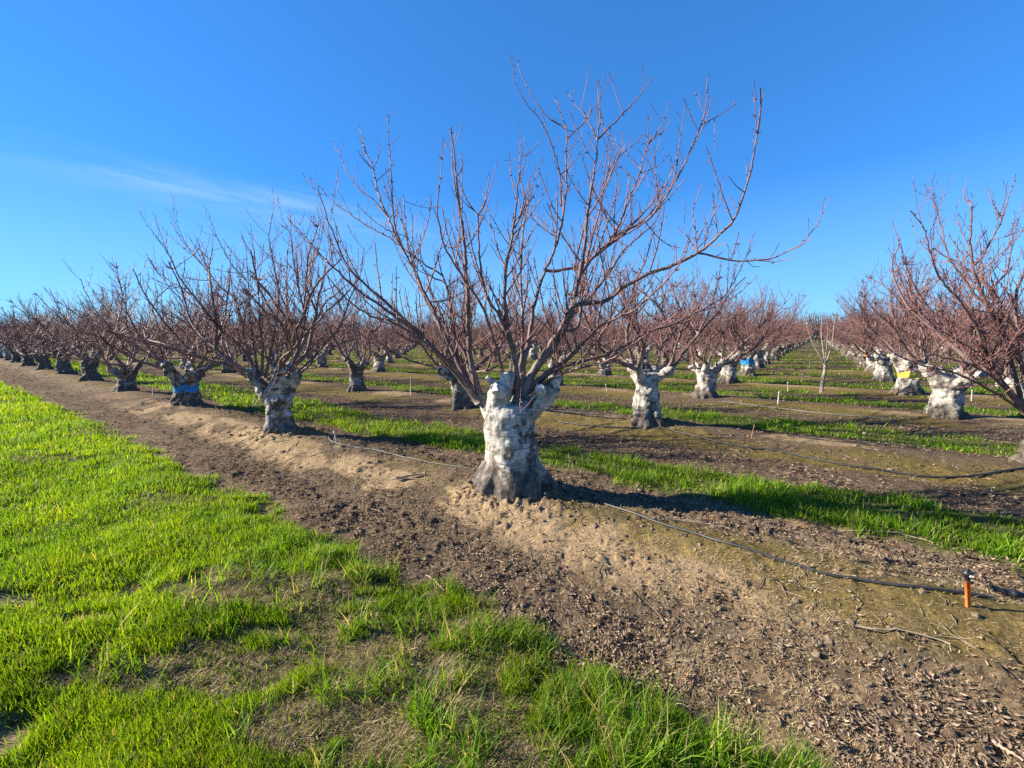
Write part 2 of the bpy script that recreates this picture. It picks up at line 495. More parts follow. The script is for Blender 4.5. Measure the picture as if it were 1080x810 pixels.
# ------------------------------------------------------------------ ground sheet
def build_ground():
    th_in = np.linspace(-1.22, 1.22, 760)
    th_out = np.linspace(1.22, 2 * math.pi - 1.22, 70)[1:-1]
    th = np.r_[th_in, th_out]
    r = np.r_[0.25, np.exp(np.linspace(math.log(0.6), math.log(30), 720)), np.exp(np.linspace(math.log(30), math.log(900), 90))[1:]]
    T, R = np.meshgrid(th, r)
    x = (R * np.sin(T)).ravel(); y = (R * np.cos(T)).ravel()
    m = masks(x, y); z = height(x, y, m)
    nr, nt_ = len(r), len(th)
    i = np.arange(nr - 1)[:, None] * nt_; k = np.arange(nt_)[None, :]; k1 = (k + 1) % nt_
    q = np.stack([i + k1, i + k, i + nt_ + k, i + nt_ + k1], -1).reshape(-1, 4)[:, ::-1]
    v = np.c_[x, y, z]
    v = np.vstack([v, [[0, 0, z[:nt_].mean()]]])
    tri = np.stack([np.full(nt_, len(v) - 1), np.arange(nt_), (np.arange(nt_) + 1) % nt_], -1)[:, ::-1]
    loops = np.r_[q.ravel(), tri.ravel()]
    starts = np.r_[4 * np.arange(len(q)), 4 * len(q) + 3 * np.arange(len(tri))]
    tot = np.r_[np.full(len(q), 4), np.full(len(tri), 3)]
    c = np.tile(np.array([[0.215, 0.158, 0.100]]), (len(x), 1))
    big = fbm(x * 0.8, y * 0.8, 121, 4)[:, None]
    c = c * (0.75 + 0.5 * big)
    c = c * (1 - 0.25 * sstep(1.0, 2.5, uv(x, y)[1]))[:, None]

    def lay(c, mk, colr):
        mk = np.clip(mk, 0, 1)[:, None]
        return c * (1 - mk) + np.array(colr) * mk
    c = lay(c, m['thatch'] * 0.5, (0.40, 0.30, 0.175))
    Vv = uv(x, y)[1]
    c = lay(c, m['litter'] * 0.85, (0.145, 0.104, 0.076))
    c = lay(c, m['litter'] * sstep(1.5, 3, Vv) * 0.8, (0.11, 0.076, 0.058))
    damp = sstep(0.5, 0.62, fbm(x * 1.1, y * 1.9, 123, 4)) * (1 - m['head'])
    c = lay(c, damp * 0.55, (0.125, 0.095, 0.062))
    c = lay(c, m['sand'] * 0.8, (0.46, 0.335, 0.195))
    c = lay(c, m['moss'] * 0.65, (0.19, 0.15, 0.035))
    c = lay(c, m['strip'] * 0.75, (0.10, 0.135, 0.03))
    c = lay(c, m['head'] * 0.95, (0.085, 0.135, 0.02))
    c = lay(c, m['dead'] * 0.9, (0.22, 0.165, 0.098))
    c = lay(c, m['bare'] * 0.9, (0.36, 0.28, 0.175))
    c = np.vstack([c, c[:1]])
    me = make_mesh('ground', v, loops, starts, tot, M_GROUND, {'col': c})
    o = add('ground', me)
    tag(o, 'flat orchard floor of sandy soil, moss and worn grass strips', 'ground', kind='structure')


build_ground()


# ------------------------------------------------------------------ scattered cover
def fan(n, r0, r1, a0=-1.0, a1=1.0, seed=1):
    g = np.random.default_rng(seed)
    r = np.exp(g.uniform(math.log(r0), math.log(r1), n)); t = g.uniform(a0, a1, n)
    return r * np.sin(t), r * np.cos(t), r, g


def blades(x, y, z, L, W, lean, curl, azim, colr, g, levels=4):
    """one bent tapering blade per root: arrays in, arrays of one mesh out"""
    n = len(x)
    up = np.zeros((n, 3)); up[:, 2] = 1
    d = np.c_[np.cos(azim), np.sin(azim), np.zeros(n)]
    side = np.c_[-np.sin(azim), np.cos(azim), np.zeros(n)]
    ro = g.uniform(-0.9, 0.9, n)[:, None]
    side = side * np.cos(ro) + d * np.sin(ro)
    P = np.c_[x, y, z].astype(float)
    V = []
    ang = lean.copy()
    for k in range(levels):
        f = k / (levels - 1)
        if k:
            step = (L / (levels - 1))[:, None]
            P = P + step * (d * np.sin(ang)[:, None] + up * np.cos(ang)[:, None])
            ang = ang + curl / (levels - 1)
        w = (W * (1 - f ** 1.6) * 0.5)[:, None]
        if k < levels - 1:
            V += [P - side * w, P + side * w]
        else:
            V += [P]
    nv = len(V)
    V = np.stack(V, 1)
    base = (np.arange(n) * nv)[:, None]
    fl = []
    for k in range(levels - 2):
        fl.append(np.array([2 * k, 2 * k + 1, 2 * k + 3, 2 * k + 2]))
    tri = np.array([nv - 3, nv - 2, nv - 1])
    pat = np.concatenate(fl + [tri])
    loops = (base + pat[None, :]).ravel()
    tt = np.array([4] * len(fl) + [3]); per = len(pat)
    st = np.r_[0, np.cumsum(tt)[:-1]]
    starts = (np.arange(n)[:, None] * per + st[None, :]).ravel()
    tots = np.tile(tt, n)
    return V.reshape(-1, 3), loops, starts, tots, np.repeat(colr, nv, 0)


def grass_colour(n, g, green, yellow, dead, fy, fd):
    t = g.random(n)[:, None]
    c = np.array(green) * (1 - t) + np.array(yellow) * t
    k = g.random(n)
    c = np.where((k < fy)[:, None], np.array(yellow) * (0.9 + 0.5 * g.random(n)[:, None]), c)
    c = np.where((k > 1 - fd)[:, None], np.array(dead) * (0.7 + 0.6 * g.random(n)[:, None]), c)
    return c * (0.75 + 0.5 * g.random(n)[:, None])


def build_grass():
    # headland lawn
    x, y, r, g = fan(1250000, 0.75, 45, -1.02, 0.75, 11)
    m = masks(x, y)
    tone = fbm(x * 1.2, y * 1.2, 131, 3)
    thin = fbm(x * 5, y * 5, 132, 3)
    p = m['head'] * (1 - 0.93 * m['bare']) * (1 - 0.85 * m['dead']) * (0.55 + 0.6 * thin)
    keep = g.random(len(x)) < p * 0.8
    x, y, r, tone, thin = x[keep], y[keep], r[keep], tone[keep], thin[keep]
    dead = m['dead'][keep]; n = len(x)
    z = height(x, y) - 0.006
    L = (0.026 + 0.036 * g.random(n)) * (0.6 + 0.9 * thin) * (1 + 0.07 * r) * (1 - 0.25 * dead)
    W = (0.0026 + 0.0018 * g.random(n)) * (0.70 + 0.28 * r)
    c = grass_colour(n, g, (0.115, 0.24, 0.008), (0.215, 0.335, 0.010), (0.40, 0.31, 0.14), 0.4, 0.05)
    c = c * (0.72 + 0.5 * tone)[:, None]
    hue = sstep(0.35, 0.65, fbm(x * 2.1, y * 2.1, 133, 3))[:, None]
    c = c * ((1 - hue) * np.array((0.86, 0.94, 1.1)) + hue * np.array((1.17, 1.12, 0.8)))
    c = np.where((g.random(n) < dead * 0.6)[:, None], np.array((0.13, 0.17, 0.045)) * (0.7 + 0.7 * g.random(n)[:, None]), c)
    az = g.uniform(0, 2 * math.pi, n)
    A = blades(x, y, z, L, W, g.uniform(0, 0.55, n), g.uniform(0.1, 1.1, n), az, c, g)
    o = add('headland_grass', make_mesh('headland_grass', *A[:4], M_GRASS, {'col': A[4]}))
    tag(o, 'bright short green lawn along the orchard edge at left', 'grass', kind='stuff')

    # taller tufts at the border of the bare strip and in the worn part
    x, y, r, g = fan(420000, 0.8, 9, -0.85, 0.7, 12)
    m = masks(x, y)
    tuft = sstep(0.52, 0.66, fbm(x * 7, y * 7, 141, 2))
    p = np.maximum(m['clump'] * (0.22 + 0.78 * tuft), 0.28 * tuft * m['dead'])
    keep = g.random(len(x)) < p * 0.4
    x, y, r = x[keep], y[keep], r[keep]; n = len(x)
    z = height(x, y) - 0.006
    cl = np.floor(noise2(x * 4, y * 4, 142) * 6) / 6
    L = (0.085 + 0.13 * g.random(n) ** 1.5) * (0.75 + 0.55 * cl) * (1 + 0.02 * r)
    W = (0.0042 + 0.0032 * g.random(n)) * (0.8 + 0.2 * r)
    c = grass_colour(n, g, (0.065, 0.175, 0.010), (0.165, 0.29, 0.012), (0.42, 0.34, 0.16), 0.3, 0.2) * (0.8 + 0.5 * cl)[:, None]
    A = blades(x, y, z, L, W, g.uniform(0, 0.6, n), g.uniform(0.2, 1.6, n), g.uniform(0, 2 * math.pi, n), c, g, 5)
    o = add('tufted_grass', make_mesh('tufted_grass', *A[:4], M_GRASS, {'col': A[4]}))
    tag(o, 'taller lush grass tufts at the edge of the bare strip', 'grass', kind='stuff')

    # low broad leaved weeds among the grass
    x, y, r, g = fan(9000, 0.9, 12, -0.95, 0.8, 15)
    m = masks(x, y)
    keep = g.random(len(x)) < (m['head'] * 0.30 + m['dead'] * 0.35 + m['strip'] * 0.2) * sstep(0.45, 0.6, fbm(x * 2, y * 2, 145, 2))
    x, y, r = [np.repeat(q[keep], 7) for q in (x, y, r)]; n = len(x)
    x = x + g.normal(0, .006, n); y = y + g.normal(0, .006, n)
    c = (np.array((0.075, 0.13, 0.025)) * (0.6 + 0.8 * g.random(n)[:, None]))
    A = blades(x, y, height(x, y) + .004, 0.018 + 0.03 * g.random(n), (0.008 + 0.008 * g.random(n)), g.uniform(0.3, 1.1, n), g.uniform(0.2, 1.0, n), g.uniform(0, 6.28, n), c, g, 5)
    o = add('broadleaf_weeds', make_mesh('broadleaf_weeds', *A[:4], M_GRASS, {'col': A[4]}))
    tag(o, 'dull green low weeds scattered through the grass', 'weeds', kind='stuff')

    # dead thatch, flattened
    x, y, r, g = fan(760000, 0.75, 12, -0.95, 0.95, 13)
    m = masks(x, y)
    cl = fbm(x * 9, y * 9, 151, 2)
    p = m['dead'] * (0.35 + 0.9 * sstep(0.35, 0.6, cl)) + 0.05 * m['head'] + 0.95 * m['thatch'] * sstep(0.3, 0.55, cl) + 0.16 * (1 - m['head']) * sstep(6, 2, r) * (1 - m['sand'])
    keep = g.random(len(x)) < p * 0.62
    x, y, r = x[keep], y[keep], r[keep]; n = len(x)
    z = height(x, y) + 0.002
    L = (0.010 + 0.048 * g.random(n) ** 1.8) * (1 + 0.05 * r) * (0.75 + 0.5 * m['head'][keep])
    W = (0.0013 + 0.0026 * g.random(n) ** 2) * (0.75 + 0.25 * r)
    t = g.random(n)[:, None]
    c = (np.array((0.52, 0.41, 0.25)) * t + np.array((0.29, 0.22, 0.135)) * (1 - t)) * (0.6 + 0.7 * g.random(n)[:, None])
    az = 2 * math.pi * fbm(x * 2.3, y * 2.3, 152, 2) * 2 + g.normal(0, 1.5, n)
    A = blades(x, y, z, L, W, g.uniform(0.7, 1.45, n), g.uniform(-0.2, 0.9, n), az, c, g)
    A[0][:, 2] = np.maximum(A[0][:, 2], np.repeat(z, 7) - 0.003)
    o = add('dry_grass', make_mesh('dry_grass', *A[:4], M_DRY, {'col': A[4]}))
    tag(o, 'flattened straw coloured dead grass in worn patches', 'dead grass', kind='stuff')

    # alley strips between the rows
    x, y, r, g = fan(620000, 3.0, 60, -0.95, 0.95, 14)
    m = masks(x, y)
    keep = g.random(len(x)) < m['strip'] * 0.95 * (0.15 + 1.1 * sstep(0.3, 0.6, fbm(x * 3, y * 3, 161, 3)))
    x, y, r = x[keep], y[keep], r[keep]; n = len(x)
    z = height(x, y) - 0.005
    th = fbm(x * 2.5, y * 2.5, 162, 3)
    U, V = uv(x, y)
    L = (0.035 + 0.11 * g.random(n) ** 1.4) * (0.2 + 1.6 * th ** 1.3) * (1 + 0.012 * r) * np.where(V < 4, 1.0, 0.8)
    W = (0.004 + 0.003 * g.random(n)) * (0.6 + 0.22 * r)
    c = grass_colour(n, g, (0.075, 0.19, 0.009), (0.18, 0.30, 0.012), (0.38, 0.29, 0.14), 0.3, 0.08) * (0.6 + 0.75 * th)[:, None]
    A = blades(x, y, z, L, W, g.uniform(0, 0.6, n), g.uniform(0.1, 1.3, n), g.uniform(0, 2 * math.pi, n), c, g)
    o = add('alley_grass', make_mesh('alley_grass', *A[:4], M_GRASS, {'col': A[4]}))
    tag(o, 'green grass strips running between the rows of trees', 'grass', kind='stuff')


def build_litter():
    # curled dead leaves
    x, y, r, g = fan(520000, 0.9, 40, -0.97, 0.97, 21)
    m = masks(x, y)
    cl = fbm(x * 6, y * 6, 171, 3)
    p = m['litter'] * (0.25 + 1.1 * sstep(0.40, 0.56, cl)) + 0.035 * (1 - m['head']) + 0.02 * m['dead'] + 0.004
    p = p * (1 - 0.7 * m['strip'])
    Ul, Vl = uv(x, y)
    p = p * (1 - 0.15 * sstep(-0.2, -1.2, Ul) * (Vl < 0.8))
    p = p * (1 - 0.75 * m['sand']) * (1 - 0.6 * m['moss'])
    keep = g.random(len(x)) < p * 0.5
    x, y, r = x[keep], y[keep], r[keep]; n = len(x)
    z = height(x, y) + 0.002 + 0.012 * g.random(n)
    s = (0.005 + 0.016 * g.random(n) ** 1.8) * (0.85 + 0.11 * r)
    az = g.uniform(0, 2 * math.pi, n); ti = g.normal(0, 0.45, n); cu = g.uniform(0.1, 1.0, n)
    prof = np.array([[-1, 0, 0.35], [-0.35, -0.34, 0.42], [0.45, -0.26, 0.35], [1, 0.1, 0.55], [0.45, 0.3, 0.5], [-0.35, 0.3, 0.3], [0, 0, 0]])
    lx = prof[None, :, 0] * s[:, None]; ly = prof[None, :, 1] * s[:, None]; lz = prof[None, :, 2] * s[:, None] * cu[:, None]
    lx, lz = lx * np.cos(ti)[:, None] - lz * np.sin(ti)[:, None], np.abs(lx * np.sin(ti)[:, None]) + lz * np.cos(ti)[:, None]
    wx = lx * np.cos(az)[:, None] - ly * np.sin(az)[:, None] + x[:, None]
    wy = lx * np.sin(az)[:, None] + ly * np.cos(az)[:, None] + y[:, None]
    V = np.stack([wx, wy, lz + z[:, None]], -1).reshape(-1, 3)
    pat = np.array([0, 1, 6, 1, 2, 6, 2, 3, 6, 3, 4, 6, 4, 5, 6, 5, 0, 6])
    loops = (np.arange(n)[:, None] * 7 + pat[None, :]).ravel()
    starts = np.arange(n * 6) * 3
    t = g.random(n)[:, None]
    c = np.array((0.155, 0.108, 0.08)) * (1 - t) + np.array((0.40, 0.30, 0.215)) * t
    k = g.random(n)
    c = np.where((k < 0.025)[:, None], np.array((0.33, 0.17, 0.085)), c)
    c = np.where((k > 0.93)[:, None], np.array((0.46, 0.38, 0.28)), c)
    c = c * (0.7 + 0.6 * g.random(n)[:, None])
    o = add('leaf_litter', make_mesh('leaf_litter', V, loops, starts, np.full(n * 6, 3), M_DRY, {'col': np.repeat(c, 7, 0)}, False))
    tag(o, 'brown curled fallen leaves lying over the bare strips', 'leaf litter', kind='stuff')

    # clods of dry earth
    x, y, r, g = fan(60000, 1.2, 14, -0.9, 0.9, 22)
    m = masks(x, y)
    d = np.minimum(np.hypot(x - 0, y - Y0), np.hypot(x - UX * SU, y - Y0 - UY * SU))
    cl = sstep(0.5, 0.65, fbm(x * 4, y * 4, 181, 3))
    p = (1 - m['head']) * (1 - m['strip']) * (0.05 + 0.35 * cl) + 0.45 * np.exp(-((d - 0.42) / 0.16) ** 2)
    keep = g.random(len(x)) < p * 0.5
    x, y, r, d = x[keep], y[keep], r[keep], d[keep]; n = len(x)
    z = height(x, y)
    s = (0.005 + 0.016 * g.random(n) ** 2.5) * (0.9 + 0.1 * r) * np.where(d < 0.7, 1.1, 1)
    f = (1 + 5 ** 0.5) / 2
    ico = np.array([[-1, f, 0], [1, f, 0], [-1, -f, 0], [1, -f, 0], [0, -1, f], [0, 1, f], [0, -1, -f], [0, 1, -f], [f, 0, -1], [f, 0, 1], [-f, 0, -1], [-f, 0, 1]]) / 1.9
    tri = np.array([[0, 11, 5], [0, 5, 1], [0, 1, 7], [0, 7, 10], [0, 10, 11], [1, 5, 9], [5, 11, 4], [11, 10, 2], [10, 7, 6], [7, 1, 8], [3, 9, 4], [3, 4, 2], [3, 2, 6], [3, 6, 8], [3, 8, 9], [4, 9, 5], [2, 4, 11], [6, 2, 10], [8, 6, 7], [9, 8, 1]])
    V = ico[None] * s[:, None, None] * g.uniform(0.55, 1.35, (n, 12, 1)) * np.array([1.2, 1.0, 0.75])
    a = g.uniform(0, 6.28, n)
    V = np.stack([V[..., 0] * np.cos(a)[:, None] - V[..., 1] * np.sin(a)[:, None] + x[:, None],
                  V[..., 0] * np.sin(a)[:, None] + V[..., 1] * np.cos(a)[:, None] + y[:, None], V[..., 2] + z[:, None]], -1).reshape(-1, 3)
    loops = (np.arange(n)[:, None] * 12 + tri.ravel()[None]).ravel()
    o = add('soil_clods', make_mesh('soil_clods', V, loops, np.arange(n * 20) * 3, np.full(n * 20, 3), M_CLOD, None, False))
    tag(o, 'small dry earth clods crumbled over the tree row', 'clods', kind='stuff')

    # twiggy prunings
    T = Tubes()
    x, y, r, g = fan(3000, 1.2, 16, -0.9, 0.9, 23)
    m = masks(x, y)
    keep = (g.random(len(x)) < 0.7 * (1 - m['head']) * (1 - m['strip']))
    x, y, r = x[keep], y[keep], r[keep]
    L = 0.03 + 0.15 * g.random(len(x)) ** 4
    a = g.uniform(0, 6.28, len(x)); b = a + g.normal(0, 0.3, len(x))
    x1, y1 = x + L * np.cos(a), y + L * np.sin(a); x2, y2 = x1 + L * np.cos(b), y1 + L * np.sin(b)
    z0, z1, z2 = height(x, y) + 0.005, height(x1, y1) + 0.008, height(x2, y2) + 0.004
    for i in range(len(x)):
        rr = (0.0014 + 0.0014 * g.random()) * (0.85 + 0.12 * r[i])
        T.tube([(x[i], y[i], z0[i]), (x1[i], y1[i], z1[i]), (x2[i], y2[i], z2[i])], [rr, rr * 0.9, rr * 0.5], 4, True)
    o = add('fallen_twigs', T.mesh('fallen_twigs', M_TWIG))
    tag(o, 'thin pale twigs littering the soil under the trees', 'twigs', kind='stuff')


build_grass()
build_litter()


# ------------------------------------------------------------------ trees
def remesh(T, voxel, seed, mat, rough=0.02, knots=7.0):
    """fuse overlapping tubes into one gnarled trunk skin"""
    me = T.mesh('raw', None)
    o = bpy.data.objects.new('raw', me); col.objects.link(o)
    md = o.modifiers.new('r', 'REMESH'); md.mode = 'VOXEL'; md.voxel_size = voxel
    sm = o.modifiers.new('s', 'SMOOTH'); sm.factor = 0.5; sm.iterations = 3
    dg = bpy.context.evaluated_depsgraph_get()
    res = bpy.data.meshes.new_from_object(o.evaluated_get(dg))
    bpy.data.objects.remove(o); bpy.data.meshes.remove(me)
    n = len(res.vertices)
    co = np.empty(n * 3, np.float32); res.vertices.foreach_get('co', co); co = co.reshape(-1, 3).astype(float)
    no = np.empty(n * 3, np.float32); res.vertices.foreach_get('normal', no); no = no.reshape(-1, 3)
    kn = np.clip(noise3(co * 7.5 + seed * 1.7, seed + 8) - 0.62, 0, 1)
    d = rough * 3.0 * (noise3(co * 5.5 + seed, seed) - 0.5) + rough * 1.8 * (noise3(co * 13 + seed, seed + 1) - 0.5) + rough * knots * kn
    d = d + rough * 0.3 * (noise3(co * np.array([6, 6, 60]) + seed, seed + 2) - 0.5) + rough * 0.9 * (noise3(co * 32, seed + 3) - 0.5)
    # deeper fluting near the roots
    fl = np.exp(-np.clip(co[:, 2], 0, 3) / 0.22)
    a = np.arctan2(co[:, 1], co[:, 0])
    d = d + fl * 0.035 * np.sin(a * 5 + 2 * noise3(co * 3, seed + 5) * 4)
    co = co + no * d[:, None]
    res.vertices.foreach_set('co', co.astype(np.float32).ravel())
    res.polygons.foreach_set('use_smooth', np.ones(len(res.polygons), bool))
    res.materials.clear(); res.materials.append(mat)
    res.update()
    return res


def band_mesh(trunk_me, z0, z1, seed, mat):
    """a painted band: the trunk skin between two heights, lifted off it"""
    n = len(trunk_me.vertices)
    co = np.empty(n * 3, np.float32); trunk_me.vertices.foreach_get('co', co); co = co.reshape(-1, 3).astype(float)
    no = np.empty(n * 3, np.float32); trunk_me.vertices.foreach_get('normal', no); no = no.reshape(-1, 3)
    zz = co[:, 2] + 0.09 * (noise3(co * 6, seed) - 0.5) + 0.03 * (noise3(co * 22, seed + 1) - 0.5)
    ok = (zz > z0) & (zz < z1) & (np.hypot(co[:, 0], co[:, 1]) < 0.5)
    faces = [tuple(p.vertices) for p in trunk_me.polygons if all(ok[v] for v in p.vertices)]
    idx = {}; loops = []; st = []; tt = []
    for f in faces:
        st.append(len(loops)); tt.append(len(f))
        for v in f: loops.append(idx.setdefault(v, len(idx)))
    keys = np.array(list(idx.keys()))
    return make_mesh('paint_band', co[keys] + no[keys] * 0.007, loops, st, tt, mat)


def unit(v):
    v = np.asarray(v, float); return v / (np.linalg.norm(v) + 1e-9)


def grow(R, p, d, L, seg=0.09, up=0.35, wob=0.12):
    """a wandering path from p along d that turns upwards"""
    n = max(3, int(L / seg) + 1); P = [np.array(p, float)]; d = unit(d)
    for i in range(n - 1):
        d = unit(d + np.array([R.gauss(0, wob), R.gauss(0, wob), R.gauss(0, wob) + up / n * 2]))
        P.append(P[-1] + d * (L / (n - 1)))
    return np.array(P)


def shoots(R, T, path, rad, gap, Lmax, level, sides, spur=True, zmax=9, start=0.12, upb=0.95, pw=1.6):
    """lateral shoots along a limb"""
    seg = np.linalg.norm(np.diff(path, axis=0), axis=1); s = np.r_[0, np.cumsum(seg)]; tot = s[-1]
    pos = tot * start
    while pos < tot:
        i = min(len(path) - 2, int(np.searchsorted(s, pos)) - 1); i = max(i, 0)
        f = (pos - s[i]) / (seg[i] + 1e-9)
        p = path[i] + (path[i + 1] - path[i]) * f; t = unit(path[i + 1] - path[i])
        r = rad[i] + (rad[i + 1] - rad[i]) * f
        d = unit(unit([R.gauss(0, 1), R.gauss(0, 1), R.gauss(0, 1)]) * 0.78 + t * 0.42 + np.array([0, 0, upb * R.random()]))
        L = Lmax * (0.16 + 0.84 * R.random() ** pw) * (1 - 0.5 * pos / tot)
        if p[2] + L * max(d[2], 0.3) > zmax: L *= 0.25
        q = grow(R, p, d, L, 0.10 if sides > 3 else 0.16, 0.5, 0.04)
        r0 = min(r * 0.65, 0.0040 + 0.0072 * L)
        rr = np.linspace(r0, max(0.0024, r0 * 0.4), len(q))
        T.tube(q, rr, sides)
        if level > 0 and L > 0.28:
            shoots(R, T, q, rr, gap * 0.95, L * 0.55, level - 1, max(3, sides - 1), spur, zmax, 0.25, upb, pw)
        pos += gap * (0.45 + 1.1 * R.random()) * (1 + 1.3 * (pos / tot) ** 2)
    if spur:
        pos = tot * 0.2
        while pos < tot:
            i = max(0, min(len(path) - 2, int(np.searchsorted(s, pos)) - 1))
            p = path[i]; d = unit([R.gauss(0, 1), R.gauss(0, 1), R.gauss(0, 1) + 0.5])
            l = 0.008 + 0.024 * R.random() + rad[i] * 0.7
            T.tube([p, p + d * l * 0.6, p + d * l], [0.0052, 0.0048, 0.003], 3)
            pos += 0.075 * (0.4 + 1.2 * R.random())


def broom(R, T, p, n=6, L=0.16):
    """bushy knot of short twigs where a limb was headed back"""
    for k in range(n):
        d = unit([R.gauss(0, 1), R.gauss(0, 1), abs(R.gauss(0.4, 0.6))])
        l = L * (0.4 + 0.8 * R.random())
        T.tube(grow(R, p, d, l, 0.06, 0.3, 0.15), np.linspace(0.009, 0.004, max(3, int(l / 0.06) + 1)), 3)


def limb_parts(root, groups):
    """groups: list of (limb mesh builder, [branch builders]); each limb a part of the tree, each big branch on it a sub-part"""
    for ax, kids in groups:
        lo = add('limb', ax.mesh('limb', M_BARK), root)
        for b in kids:
            add('branch', b.mesh('branch', M_BARK), lo)


